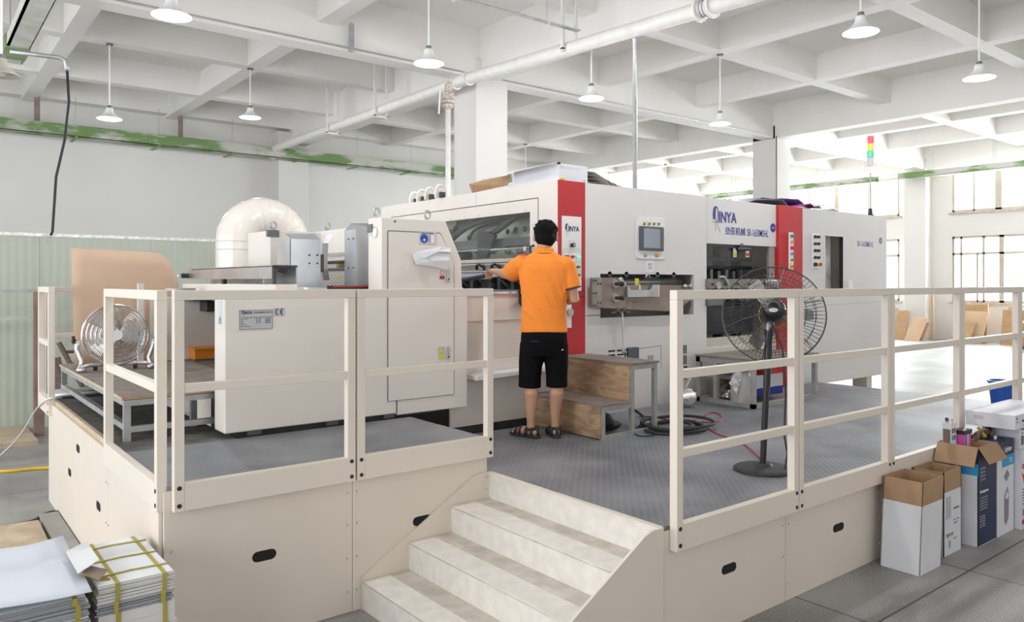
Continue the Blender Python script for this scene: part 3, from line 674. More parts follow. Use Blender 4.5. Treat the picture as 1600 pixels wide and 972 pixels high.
MB().lathe([(.001, 0), (.009, 0), (.009, .004), (.001, .004)], (on(617, 346, y=YC).x, YC-.004, on(617, 346, y=YC).z), (0, 1, 0), 12).build('screw', dgrey, t)
q = on(586, 363, x=xc0); MB().lathe([(.045, 0), (.045, .004), (.001, .004)], (xc0-.003, q.y, q.z), (1, 0, 0), 20).build('round_vent', steel, t); MB().lathe([(.035, 0), (.035, .004), (.001, .004)], (xc0-.006, q.y, q.z), (1, 0, 0), 20).build('vent_glass', white, t)
B(xc0+.0, xc0-.012, 5.08, 5.15, 2.24, 2.30).build('hinge', dgrey, t)
eyebolt(2.90-.15, 5.09, 2.345, t); eyebolt(3.155, 5.03, 2.345, t)
# crumpled papers
pp = thing('paper_sheets', 'crumpled white sheets hanging on the cabinet door', 'paper', (3.0, YC-.03, 2.0))
def sheet(pts, y0, name='sheet'):
    vs = [];
    for (u, v, dy) in pts: q = on(u, v, y=y0-dy); vs.append(q)
    n = len(vs); c = sum(vs, Vector())/n; m = MB(); k = [c+Vector((0, -.012, 0))]+vs
    m.add(k, [(0, i+1, (i+1) % n+1) for i in range(n)])
    o = m.build(name, paper, pp, fix=False); s_ = o.modifiers.new('thickness', 'SOLIDIFY'); s_.thickness = .0015; return o
sheet([(645, 396, .0), (661, 398, .03), (700, 401, .02), (703, 407, .03), (699, 422, .01), (672, 416, .02), (650, 413, .015), (646, 405, .01)], YC-.012)
sheet([(645, 395, .02), (664, 391, .05), (684, 387, .06), (704, 393, .05), (703, 397, .03), (682, 399, .06), (659, 408, .05)], YC-.03, 'folded_sheet')
sheet([(648, 394, .05), (690, 385, .06), (704, 388, .04), (704, 394, .06), (688, 393, .07), (661, 404, .06)], YC-.04, 'folded_sheet')
# ---------- feeder unit behind the covers
t = thing('feeder_unit', 'cream and steel sheet feeder with guard plates and lifting eyes', 'machine', (2.5, 6, 0))
ZS0 = 1.155
B(1.725, 4.5, 7.40, 7.445, ZS0, 1.735).build('rear_frame', cream, t, bevel=.005); B(2.3, 4.5, 7.46, 8.3, ZS0, 1.735).build('rear_housing', cream, t); B(2.36, 4.5, 7.75, 8.3, 0, ZS0).build('rear_base', cream, t)
B(1.62, 4.5, 5.17, 5.2, .9, 1.6).build('inner_plate', dgrey, t)
q = on(291, 470, y=7.45)
m = MB(); m.box(2.0, 2.9, 7.1, 7.45, 1.70, 1.79).box(2.15, 2.6, 7.2, 7.45, 1.60, 1.7).box(2.4, 3.0, 6.9, 7.3, 1.62, 1.76); m.build('drive_mechanism', dark, t, bevel=.01)
MB().tube([(2.05, 7.05, 1.74), (2.9, 7.0, 1.72)], .018).build('drive_shaft', steel, t)
MB().tube([(2.2, 7.0, 1.74), (2.25, 6.99, 1.68), (2.3, 7.0, 1.64)], .008).build('yellow_wire', yellow, t)
a, b = on(302, 545, y=7.3), on(334, 559, y=7.3)
B(a.x, b.x+.1, 7.25, 7.4, b.z, a.z).build('orange_bracket', orange_m, t); B(a.x-.03, b.x+.1, 7.2, 7.42, a.z, a.z+.008).build('orange_flange', orange_m, t)
B(a.x+.0, b.x+.05, 7.25, 7.4, b.z-.05, b.z).build('clamp', dgrey, t)
xb = 2.0
B(xb, 2.165, 5.165, 7.42, 1.775, 1.855).build('top_beam', cream, t, bevel=.008)
B(2.17, 4.4, 5.3, 7.45, 1.70, 1.80).build('feed_board', dgrey, t)
B(1.62, 1.665, 7.38, 7.43, ZS0-.002, 1.86).build('frame_post', cream, t)
q = on(270, 454, y=6.8); MB().lathe([(.001, 0), (.12, 0), (.12, .02), (.001, .02)], (q.x+.06, 6.8, 1.80), n=28).build('grey_round_plate', grayst, t)
# chute over the beam
ch = MB(); yz = 7.2
ch.box(xb+.02, xb+.032, 5.25, 7.3, 1.895, 1.985)
ch.build('guard_plate', bright, t)
m = MB(); m.box(xb+.02, xb+.195, 5.235, 5.262, 1.975, 1.99).box(xb+.02, xb+.04, 5.235, 5.262, 1.855, 1.98); m.box(xb+.04, xb+.11, 5.24, 5.30, 1.955, 1.976); m.build('black_frame', dark, t)
m = MB(); m.box(xb+.02, xb+.195, 5.26, 7.2, 1.98, 1.992).box(xb+.05, xb+.19, 5.5, 5.52, 1.86, 1.97).box(xb+.19, xb+.20, 5.25, 7.2, 1.857, 1.98); m.build('steel_cover', steel, t)
MB().ell((xb+.085, 5.25, 1.952), .03, .02, .018, 12).build('latch', black, t)
for yy in (6.35,): B(xb+.03, xb+.06, yy, yy+.05, 1.855, 1.90).build('strut', dark, t)
q = on(281, 431, y=7.35); MB().cyl((q.x, 7.3, q.z), (q.x+.06, 7.3, q.z), .022, 12).build('wing_screw', black, t); MB().ring((q.x-.01, 7.3, q.z), .018, .006, (0, 1, 0), 12, 6).build('screw_grip', chrome, t)
for k, (u, v) in enumerate(((446, 450), (455, 451))):
    q = on(u, v, y=5.24); MB().lathe([(.001, .018), (.022, .018), (.022, .004), (.012, 0)], (q.x, q.y, q.z-.012), n=16).cyl((q.x, q.y, q.z-.05), (q.x, q.y, q.z), .010, 10).build('red_cap', redbr, t)
m = MB().box(2.45, 3.4, 5.2, 5.3, 1.82, 1.845); m.build('dark_rail', dark, t)
B(2.45, 2.75, 5.19, 5.2, 1.835, 1.842).build('red_strip', redp, t)
# feed head box
q0, q1, q2 = on(403, 360, x=2.515), on(422, 360, y=6.6), on(487, 360, y=6.6)
B(2.515, 3.0, 6.6, 7.15, 1.99, 2.326).build('head_box', cream, t, bevel=.006)
q = on(427, 362, y=6.6); B(q.x-.05, q.x+.05, 6.59, 6.64, 2.27, 2.328).build('lifting_block', dgrey, t); eyebolt(q.x+.01, 6.62, 2.328, t)
# silver bent guard
x0s, x1s = 2.29, 2.535; ysv = 5.6
m = MB(); m.box(x0s, x0s+.004, ysv, ysv+.26, 1.83, 2.20).box(x0s, x1s, ysv, ysv+.004, 1.83, 2.20)
m.add([(x0s, ysv, 2.2), (x1s, ysv, 2.2), (x1s-.02, ysv+.06, 2.25), (x0s+.04, ysv+.2, 2.25)], [(0, 1, 2, 3)]); m.build('bent_guard', bright, t, fix=False)
bolts([(on(u, v, y=ysv-.002).x, ysv-.002, on(u, v, y=ysv-.002).z) for (u, v) in ((483.5, 398.5), (496, 398.5), (483.5, 411.5), (496, 411.5))], .008, black, t)
# portal panel facing the feed
xp = 2.99
B(xp, xp+.5, 5.72, 6.86, 1.82, 2.337).build('portal_panel', cream, t, bevel=.006)
q = on(507, 358, x=xp); eyebolt(xp+.03, q.y, 2.338, t)
m = MB(); m.box(xp-.06, xp-.045, 5.75, 6.5, 2.10, 2.125).build('guide_bar', steel, t)
MB().cyl((xp-.05, 5.78, 2.045), (xp-.05, 6.5, 2.045), .014, 10).build('black_shaft', dark, t)
MB().cyl((xp-.05, 5.78, 1.985), (xp-.05, 6.5, 1.985), .011, 10).build('threaded_rod', dgrey, t)
B(xp-.07, xp-.02, 5.78, 5.86, 2.02, 2.08).build('bearing_block', dark, t)
m = MB(); random.seed(3)
for i in range(9):
    for j in range(5): m.box(xp-.002, xp, 5.79+i*.07+(j % 2)*.035, 5.81+i*.07+(j % 2)*.035, 1.84+j*.02, 1.85+j*.02)
m.build('perforated_strip', M('perforation', (.42, .38, .34), .8), t)
MB().ring((xp-.04, 5.92, 1.93), .05, .005, (1, 0, 0), 20, 6, .5, 5.2).build('hose_loop', steel, t)
q = on(531, 416, x=xp-.03); B(xp-.05, xp-.01, q.y-.02, q.y+.03, q.z-.03, q.z+.04).build('brass_valve', M('brass', (.5, .38, .16), .35, metal=.9), t)
for v in (433, 448): q = on(530, v, x=xp-.003); B(xp-.004, xp, q.y-.02, q.y+.02, q.z-.012, q.z+.012).build('yellow_label', yellowl, t)
# curved blade
bl = [on(510, 366, y=5.75), on(504, 380, y=5.72), on(502.5, 400, y=5.72), on(503, 420, y=5.72), on(506, 438, y=5.73)]
m = MB()
for a, b in zip(bl[:-1], bl[1:]):
    m.add([a, b, b+Vector((.05, 0, 0)), a+Vector((.05, 0, 0)), a+Vector((0, .01, 0)), b+Vector((0, .01, 0)), b+Vector((.05, .01, 0)), a+Vector((.05, .01, 0))], [(0, 1, 2, 3), (7, 6, 5, 4), (0, 4, 5, 1), (3, 2, 6, 7), (0, 3, 7, 4), (1, 5, 6, 2)])
m.build('curved_blade', bright, t)
B(2.55, 2.60, 5.68, 5.76, 1.95, 2.09).build('blade_holder', M('brown_block', (.14, .09, .08), .5), t)
# tall steel guard posts
xg, yg = 2.60, 5.16
a = on(538, 360, x=2.68); 
m = MB(); m.box(2.665, 2.671, 5.262, 5.45, 1.80, 2.27).box(2.665, 2.82, 5.255, 5.26, 1.80, 2.27); m.build('steel_post', bright, t)
m = MB(); m.add([(2.665, 5.255, 2.27), (2.82, 5.255, 2.27), (2.82, 5.37, 2.33), (2.72, 5.45, 2.33), (2.665, 5.45, 2.27)], [(0, 1, 2, 3, 4)]); m.build('post_cap', steel, t, fix=False)
bolts([(2.663, y, z) for y in (5.30, 5.38) for z in (2.2, 1.98)], .006, black, t)
# duct
dk = thing('exhaust_duct', 'large glossy white exhaust duct bending over behind the feeder', 'duct', (3.2, 9.5, 0))
c0 = on(369.5, 375, y=9.5); cR = on(452, 375, y=9.5)
rad = .245; Rb = (cR.x-c0.x)/2
pts = [(c0.x, 9.5, 0), (c0.x, 9.5, 1.2), (c0.x, 9.5, c0.z)]
Rx, Rz = Rb, .46
for k in range(1, 13): a = PI*k/12; pts.append((c0.x+Rb-Rx*math.cos(a), 9.5, c0.z+(.30)*math.sin(a)))
pts += [(cR.x, 9.5, 1.6), (cR.x, 9.5, 0.2)]
MB().tube(pts, rad, 32).build('duct_tube', M('glossy_white_duct', (.82, .76, .70), .2, var=.02, coat=.5), dk, smooth=True)
m = MB()
for z in (c0.z-.02, c0.z-.12): m.ring((c0.x, 9.5, z), rad+.001, .006, (0, 0, 1), 32, 6)
for k in range(4, 11):
    a = PI*k/12; c = Vector((c0.x+Rb-Rx*math.cos(a), 9.5, c0.z+.30*math.sin(a))); d = Vector((Rx*math.sin(a), 0, .30*math.cos(a)))
    m.ring(c, rad+.001, .003, d, 32, 4)
m.build('seam_ring', M('tape_seam', (.72, .68, .66), .4), dk)
# ---------- main press body
t = thing('press_body', 'large off-white press body with red stripe, hood window and touch screen', 'machine', (5.5, 6.5, 0))
ZT = 2.785
# hood face (faces left) with openings
hy0, hy1 = YM+.0, 8.32
wy0, wy1, wz0, wz1 = 5.486, 7.95, 2.10, 2.525
oy0, oy1, oz0, oz1 = 5.40, 8.1, 1.80, 2.045
hood = MB()
for (a, b, c, d_) in ((hy0, hy1, wz1, ZT), (hy0, wy0, wz0, wz1), (wy1, hy1, wz0, wz1), (hy0, hy1, oz1, wz0), (hy0, oy0, oz0, oz1), (oy1, hy1, oz0, oz1)):
    hood.box(XM, XM+.04, a, b, c, d_)
hood.build('hood_face', cream, t)
m = MB(); a = 0
ml = MB()
for (p, q_) in (((5.366, 2.06), (5.366, 2.645)), ((5.366, 2.645), (8.2, 2.645)), ((5.366, 2.062), (8.2, 2.062))): ml.tube([(XM-.001, p[0], p[1]), (XM-.001, q_[0], q_[1])], .004, 4)
ml.build('door_gap', M('gap_shadow_line', (.10, .09, .08), .9), t)
B(XM-.001, XM, 6.34, 6.342, 2.66, ZT).build('seam', dgrey, t)
bolts([(XM-.002, y, z) for z in (wz0-.022, wz1+.022) for y in [5.55+.25*k for k in range(10)]]+[(XM-.002, 5.44, z) for z in (2.2, 2.4)], .004, dgrey, t)
B(XM+.012, XM+.018, wy0, wy1, wz0, wz1).build('hood_glass', gl_hood, t)
q = on(836, 399, x=XM); MB().tube([(XM, 5.43, 2.085), (XM-.04, 5.43, 2.095), (XM-.04, 5.43, 2.20), (XM, 5.43, 2.21)], .011).build('hood_handle', black, t)
q = on(820, 392, x=XM); B(XM-.003, XM, q.y-.02, q.y+.02, q.z-.03, q.z+.04).build('hood_sticker', whitep, t); B(XM-.005, XM-.001, q.y-.018, q.y+.018, q.z-.028, q.z).build('sticker_red_field', M('dark_red_print', (.38, .03, .04), .5), t)
# inside of the hood
B(5.02, 5.06, 5.2, 8.3, 1.3, 2.75).build('inner_wall', M('inner_cream', (.86, .84, .72), .5), t)
XI = 4.78
def ip(u, v, x=XI): return on(u, v, x=x)
MB().tube(smoothp([ip(690, 402), ip(700, 378), ip(722, 358), ip(748, 346), ip(775, 339), ip(812, 335)]), .040, 8).build('arched_frame', dgrey, t, smooth=True)
MB().tube(smoothp([ip(700, 372, 4.95), ip(716, 350, 4.95), ip(735, 338, 4.95)]), .022, 8).build('arched_frame', dgrey, t, smooth=True)
MB().tube(smoothp([ip(768, 366), ip(785, 355), ip(800, 342), ip(812, 336), ip(835, 333)]), .034, 8).build('arched_frame', dgrey, t, smooth=True)
MB().tube(smoothp([ip(733, 374, 4.9), ip(738, 362, 4.9), ip(752, 354, 4.9), ip(778, 349, 4.9)]), .014, 8).build('arched_frame', dgrey, t, smooth=True)
a, b = ip(705, 367), ip(830, 381); B(XI-.02, XI+.05, 5.2, 8.2, 2.235, 2.315).build('cross_beam', dgrey, t)
MB().cyl((4.70, 5.2, 2.205), (4.70, 8.2, 2.205), .014, 10).build('polished_rod', chrome, t)
pl = [ip(u, v, 4.70) for (u, v) in ((749, 362), (764, 362), (775, 368), (762, 403), (748, 403))]
MB().poly([(p.y, p.z) for p in pl], 'yz', 4.68, 4.72).build('bracket_plate', dark, t)
for u in (746, 770, 793, 812): q = ip(u, 391, 5.0); MB().lathe([(.001, 0), (.045, 0), (.045, .02), (.001, .02)], (4.99, q.y, q.z), (1, 0, 0), 16).build('bolt_cover', dgrey, t)
for u in (706, 718, 730): q = ip(u, 398, 4.8); MB().lathe([(.001, 0), (.075, 0), (.075, .05), (.001, .05)], (4.8, q.y, q.z-.03), (0, 1, .3), 16).build('roller', dark, t)
for u, v in ((716, 349), (733, 372), (703, 362), (793, 362), (806, 359), (820, 358)): q = ip(u, v, 4.95); MB().ell(q, .02, .03, .03, 10).build('bolt_head', dgrey, t)
# gripper opening mechanics
B(4.9, 4.94, 5.2, 8.3, 1.75, 2.1).build('back_plate', cream, t)
MB().cyl((XM-.02, 5.3, 1.975), (XM-.02, 8.1, 1.975), .016, 12).build('silver_bar', chrome, t)
B(XM-.0, XM+.05, 5.35, 8.1, 1.93, 1.955).build('silver_strip', bright, t)
for k, yy in enumerate((5.72, 5.98, 6.24)):
    m = MB(); m.tube([(XM-.01, yy+.07, 2.0), (XM-.03, yy+.05, 2.04), (XM-.03, yy, 2.045), (XM-.02, yy-.04, 2.02), (XM-.01, yy-.06, 1.985)], .012, 6).tube([(XM-.01, yy-.03, 2.04), (XM-.03, yy-.09, 2.015)], .010, 6).tube([(XM, yy+.1, 2.0), (XM, yy+.1, 2.04)], .014, 6)
    m.build('gripper_hook', black, t)
m = MB(); random.seed(5)
for k in range(9): y_ = 5.5+.22*k+random.uniform(-.05, .05); m.box(XM+.02, XM+.10, y_, y_+.05, 1.80, 1.90+random.uniform(0, .04)).tube([(XM+.02, y_+.1, 1.83), (XM-.02, y_+.16, 1.90)], .01, 6)
m.box(XM+.1, XM+.2, 5.3, 8.1, 1.80, 1.90); m.build('suction_linkage', dark, t)
MB().tube([(XM-.35, 6.55, 1.84), (XM-.15, 6.0, 1.93)], .022, 10).build('lever_bar', M('dark_blue_bar', (.05, .055, .09), .4), t)
B(XM-.02, XM+.06, 5.33, 5.40, 1.80, 2.04).build('clamp_post', dark, t)
# lower feed table side
B(3.42, XM, YM, 5.13, 1.55, 1.775).build('feed_side_panel', cream, t, bevel=.003)
B(3.42, XM, YM+.005, 5.13, .70, 1.225).build('lower_side_panel', cream, t, bevel=.003)
B(3.42, XM, YM+.012, 5.13, 1.215, 1.555).build('middle_side_panel', M('glossy_cream', (.72, .66, .60), .16, var=.01), t)
B(3.42, XM, YM-.008, 8.0, 1.775, 1.79).build('table_edge', bright, t)
B(3.43, XM, YM-.012, YM, 1.762, 1.774).build('edge_stripe', M('salmon_line', (.62, .30, .22), .5), t)
sh = MB().poly([(3.56, 1.085), (4.45, 1.115), (4.45, 1.145), (3.56, 1.125)], 'xz', YM-.16, YM).build('white_shelf', white, t, bevel=.004)
B(3.3, XM, YM+.02, 8.0, 0, .70).build('base_frame', dark, t)
q = on(815, 468, y=YM); w_ = MB().ring((q.x, YM-.05, q.z), .055, .018, (0, 1, 0), 24, 8).lathe([(.001, 0), (.03, 0), (.03, .05), (.001, .05)], (q.x, YM-.05, q.z), (0, 1, 0), 16); w_.tube([(q.x-.06, YM-.06, q.z+.03), (q.x-.09, YM-.07, q.z+.07), (q.x-.02, YM-.07, q.z+.1)], .012, 8); w_.build('hand_wheel', black, t, smooth=True)
# red stripe column
xr1 = 4.897
B(XM+.001, xr1, YM-.004, YM-.0005, .5, ZT).build('red_stripe', red, t, bevel=.004)
MB().box(XM+.01, xr1-.002, YM-.006, YM-.003, 1.738, 1.742).build('seam', M('dark_red_gap', (.12, .01, .01), .8), t)
cp = B(4.603, 4.842, YM-.012, YM-.004, 1.79, 2.465).build('control_panel', white, t, bevel=.003)
logo(4.635, 2.33, .19, YM-.012, inkd, cp)
ln = MB()
for (a, b, c, d_) in ((4.605, 4.84, 2.165, 2.167), (4.615, 4.832, 2.145, 2.1465), (4.615, 4.832, 2.052, 2.0535), (4.615, 4.832, 1.972, 1.9735), (4.615, 4.832, 1.895, 1.8965), (4.69, 4.6915, 2.06, 2.145), (4.69, 4.6915, 1.897, 1.97), (4.69, 4.75, 2.245, 2.2465), (4.69, 4.6915, 2.175, 2.245), (4.75, 4.7515, 2.175, 2.245), (4.615, 4.6165, 1.897, 2.145), (4.83, 4.8315, 1.897, 2.145)): ln.box(a, b, YM-.0135, YM-.012, c, d_)
ln.build('panel_print', M('grey_print', (.35, .36, .4), .6), cp)
MB().lathe([(.019, 0), (.019, .035), (.001, .037)], (4.72, YM-.012, 2.205), (0, -1, 0), 16).build('rotary_knob', black, cp); MB().lathe([(.012, .037), (.001, .038)], (4.72, YM-.012, 2.205), (0, -1, 0), 12).build('knob_cap', steel, cp)
button(4.645, 2.10, YM-.012, black, cp, .012, .035, nm='selector_switch')
button(4.722, 2.10, YM-.012, redp, cp); button(4.79, 2.10, YM-.012, greenl, cp, .013)
button(4.652, 2.01, YM-.012, redp, cp, .018, .035, nm='emergency_button'); button(4.722, 2.01, YM-.012, orangeb, cp); button(4.79, 2.01, YM-.012, greenb, cp)
button(4.645, 1.935, YM-.012, black, cp, .010, .03, nm='selector_switch'); button(4.722, 1.935, YM-.012, redp, cp); button(4.79, 1.935, YM-.012, greenb, cp)
q = on(888, 488, y=YM); b_ = B(q.x-.03, q.x+.025, YM-.016, YM-.004, q.z-.14, q.z+.12).build('gauge_plate', white, t); MB().lathe([(.001, 0), (.035, 0), (.035, .02), (.001, .02)], (q.x, YM-.036, q.z), (0, 1, 0), 20).build('dial', steel, b_); MB().lathe([(.001, 0), (.028, 0)], (q.x, YM-.037, q.z), (0, 1, 0), 20).build('dial_face', M('dial_green', (.45, .5, .4), .5), b_)
q = on(889, 577, y=YM); so = B(q.x-.055, q.x+.055, YM-.035, YM-.004, q.z-.055, q.z+.055).build('wall_socket', white, t, bevel=.004)
MB().lathe([(.001, 0), (.022, 0), (.018, .04), (.001, .045)], (q.x, YM-.035, q.z-.015), (0, -1, 0), 14).build('plug', black, so); MB().tube([(q.x, YM-.07, q.z-.02), (q.x+.01, YM-.08, q.z-.12), (q.x+.05, YM-.08, q.z-.25), (q.x+.14, YM-.08, q.z-.33), (q.x+.22, YM-.1, q.z-.45)], .006, 6).build('plug_cable', black, so)
for dx in (-.012, .012): B(q.x+dx-.003, q.x+dx+.003, YM-.037, YM-.034, q.z+.02, q.z+.026).build('socket_hole', black, so)
# front side panels around the arm opening
ax0, ax1, az0, az1 = 5.095, 6.468, 1.535, 1.948
xe = 6.682
m = MB()
for (a, b, c, d_) in ((xr1, ax0, 1.565, ZT), (ax0, ax1, az1, ZT), (ax1, xe, az0, ZT), (xr1, xe, .5, az0-.0), (xr1, ax0, az0, 1.56)):
    m.box(a, b, YM, YM+.04, c, d_)
m.build('front_panel', offw, t)
B(xr1, xr1+.04, YM-.002, YM, .5, ZT).build('panel_edge', offw, t)
panel_lines([(xr1, 1.562), (ax0, 1.562)], YM-.001, t, r=.003)
panel_lines([(5.52, 1.215), (5.95, 1.235), (5.95, 1.0)], YM-.001, t, r=.0018)
m = MB(); m.box(XM+.041, xe, 8.28, 8.32, 0, ZT-.002).box(XM+.041, xe-.001, YM+.041, 8.279, ZT-.035, ZT-.005).box(xe-.04, xe-.002, YM+.041, 8.279, 0, ZT-.04); m.build('shell', offw, t)
m = MB(); m.box(ax0-.1, ax1+.1, 5.55, 5.6, 1.4, 2.05).box(ax0-.1, ax1+.1, YM+.04, 5.55, 1.98, 2.0).box(ax0-.1, ax1+.1, YM+.04, 5.55, 1.48, 1.5)
m.build('recess', M('recess_metal', (.33, .31, .285), .5, metal=.4, var=.15), t)
m = MB()
for x in (5.22, 5.45, 5.9, 6.15): m.lathe([(.001, 0), (.03, 0), (.03, .02), (.001, .02)], (x, YM+.0, az1-.005), (0, 1, 0), 12)
m.build('recess_notch', dark, t)
B(5.0, XM+.6, 5.3, 8.2, 0, .5).build('foot_block', dark, t)
# protruding arm plate
yp = YM-.07
arm = thing('side_plate_arm', 'rusty brown machined plate with two knobs sticking out of the press side', 'machine part', (5.7, yp, 1.6))
ap = []
for (u, v) in ((925.3, 434), (974, 434), (976, 445), (1030, 445.5), (1081, 446), (1083, 466), (1060, 484), (1043, 486.5), (965, 483), (953, 482), (925.3, 480.5)):
    q = on(u, v, y=yp); ap.append((q.x, q.z))
MB().poly(ap, 'xz', yp, yp+.03).build('plate', rust, arm, bevel=.003)
a = on(925.3, 434, y=yp); B(a.x-.002, a.x+.12, yp-.004, yp, ap[-1][1], ap[0][1]).build('end_strip', oilst, arm)
bolts([(on(u, v, y=yp).x, yp-.004, on(u, v, y=yp).z) for (u, v) in ((927, 438.5), (931, 438.5), (934, 443.5), (938, 443.5), (927, 458), (931, 458), (934, 473), (938, 473), (927, 477.5), (931, 477.5))], .009, black, arm)
bolts([(on(u, v, y=yp).x, yp-.002, on(u, v, y=yp).z) for (u, v) in ((990, 472.5), (994, 472.5), (990, 481))], .005, black, arm)
for (u, v) in ((960, 443.5), (960, 465.5)):
    q = on(u, v, y=yp)
    MB().lathe([(.001, 0), (.042, 0), (.042, .02), (.001, .02)], (q.x, yp-.02, q.z), (0, 1, 0), 20).build('knob_flange', grayst, arm)
    MB().cyl((q.x, yp-.02, q.z), (q.x, yp-.09, q.z), .016, 12).build('spindle', dark, arm); MB().ell((q.x, yp-.1, q.z), .024, .024, .024, 14).build('ball_knob', black, arm, smooth=True)
a, b = on(977, 445, y=yp), on(1026, 463.5, y=yp)
MB().poly([(a.x, a.z), (a.x+.05, a.z-.05), (b.x-.12, a.z-.05), (b.x-.09, a.z-.0), (b.x, a.z), (b.x, b.z), (a.x, b.z)], 'xz', yp-.03, yp-.01).build('steel_tray', steel, arm)
B(b.x-.012, b.x, yp-.035, yp-.005, b.z, a.z).build('tray_lip', cream, arm)
q = on(992, 449, y=yp); MB().ring((q.x, yp+.01, q.z-.01), .07, .018, (0, 1, 0), 18, 8, .3, 2.6).build('yellow_hose', M('pale_yellow', (.72, .66, .35), .5), arm)
a, b = on(996, 435, y=yp), on(1002, 447, y=yp); B(a.x, b.x, yp+.03, yp+.033, b.z, a.z).build('yellow_label', yellowl, arm)
a, b = on(1003, 433.5, y=yp), on(1022, 437, y=yp); B(a.x, b.x, yp-.03, yp+.03, b.z, a.z).build('black_handle', black, arm); q = on(1012, 431, y=yp); MB().tube([(q.x-.03, yp, q.z-.015), (q.x, yp, q.z+.02), (q.x+.03, yp, q.z-.015)], .01, 6).build('handle_stem', steel, arm)
q = on(971, 440, y=yp); MB().tube([(q.x-.05, yp-.03, q.z+.03), (q.x+.02, yp-.03, q.z-.04)], .018, 4).build('white_strap', white, arm)
a, b = on(985, 435, y=YM+.1), on(1080, 444, y=YM+.1)
MB().cyl((5.2, YM+.18, 1.86), (6.45, YM+.18, 1.88), .045, 14).build('roller', steel, arm, smooth=True)
for (u, ) in ((1068,), (1076,)): q = on(u, 446, y=yp); MB().ell((q.x, yp-.02, q.z-.01), .03, .02, .022, 12).build('fitting', steel, arm)
q = on(970, 489, y=yp); m = MB(); m.box(q.x-.12, q.x+.12, yp-.01, yp+.01, q.z+.0, q.z+.014).box(q.x-.06, q.x-.03, yp-.01, yp+.01, q.z+.0, q.z+.05).box(q.x+.03, q.x+.06, yp-.01, yp+.01, q.z+.0, q.z+.05); m.build('clamp', M('dark_brown_clamp', (.16, .12, .10), .5), arm)
q2 = on(974, 545, y=yp-.02); m = MB().cyl((q.x, yp-.02, q.z), (q2.x, yp-.02, q2.z), .007, 8).lathe([(.001, 0), (.02, .02), (.02, .05), (.008, .08)], (q2.x, yp-.02, q2.z-.05), n=10); m.build('hanging_rod', steel, arm)
# touch-screen panel
tp = B(5.58, 6.0, YM-.010, YM, 2.098, 2.512).build('touch_panel', white, t, bevel=.003)
a, b = on(999, 353.5, y=YM), on(1033, 392.5, y=YM)
fr = MB().box(a.x-.02, b.x, YM-.04, YM-.010, b.z, a.z).build('screen_bezel', M('dark_grey_bezel', (.085, .09, .10), .4), tp, bevel=.005)
B(a.x+.02, b.x-.06, YM-.0415, YM-.039, b.z+.025, a.z-.02).build('screen', screen, fr)
m = MB()
for k in range(8): m.box(b.x-.035, b.x-.02, YM-.0425, YM-.0395, b.z+.03+k*.026, b.z+.04+k*.026)
m.build('bezel_key', M('amber_print', (.4, .34, .22), .5), fr)
for k in range(4): q = on(1004.5+7.6*k, 350, y=YM); MB().lathe([(.001, 0), (.016, 0), (.016, .01), (.001, .01)], (q.x, YM-.02, q.z), (0, 1, 0), 14).build('lamp_ring', M('amber_ring', (.75, .60, .12), .4), tp); MB().lathe([(.001, 0), (.009, 0), (.009, .012), (.001, .012)], (q.x, YM-.026, q.z), (0, 1, 0), 12).build('lamp_center', black, tp)
q = on(1006.5, 399, y=YM); button(q.x, q.z, YM-.01, steel, tp, .012, .02, nm='key_switch')
q = on(1024.5, 399, y=YM); button(q.x, q.z, YM-.01, orangeb, tp, .015, .03)
bolts([(x, YM-.011, z) for x in (5.592, 5.79, 5.988) for z in (2.11, 2.50)]+[(x, YM-.011, 2.3) for x in (5.592, 5.988)], .004, inkg, tp)
m = MB().box(5.66, 5.9, YM-.0115, YM-.010, 2.462, 2.464); m.build('panel_print', inkg, tp)
a, b = on(1009.5, 408, y=YM), on(1022, 425, y=YM); nt_ = B(a.x, b.x, YM-.003, YM, b.z, a.z).build('note_sheet', paper, t)
text('操作\n须知', .035, (a.x+.02, YM-.0035, a.z-.045), '-y', M('grey_print', (.35, .36, .4), .6), nt_)
B(xe-.003, xe+.0, YM-.001, YM, 1.9, 2.83).build('seam', M('light_seam', (.55, .52, .48), .6), t)
# vents
m = MB()
for r0 in range(2):
    for c0_ in range(3): m.box(5.20+c0_*.12, 5.29+c0_*.12, YM-.002, YM, 1.21-r0*.04-(.0), 1.225-r0*.04)
for k in range(5): m.box(5.42+k*.035, 5.436+k*.035, YM-.002, YM, 1.12, 1.24)
for k in range(4):
    m.box(6.235+k*.032, 6.252+k*.032, YM-.002, YM, 1.13, 1.22); m.box(6.235+k*.032, 6.252+k*.032, YM-.002, YM, 1.22-.20, 1.115)
for k in range(5): m.box(6.235, 6.29, YM-.002, YM, .985-k*.03, 1.0-k*.03).box(6.305, 6.36, YM-.002, YM, .985-k*.03, 1.0-k*.03)
m.build('vent_slots', slot_m, t)
a, b = on(981, 546, y=YM), on(998, 570, y=YM); B(a.x, b.x, YM-.006, YM, 1.08, 1.235).build('dark_window', M('blue_grey_window', (.10, .115, .14), .2), t, bevel=.002)
q = on(1014, 560, y=YM); B(q.x-.02, q.x+.02, YM-.004, YM, q.z-.02, q.z+.03).build('small_switch', grayst, t); B(q.x+.03, q.x+.06, YM-.004, YM, q.z-.02, q.z+.03).build('small_switch', grayst, t)
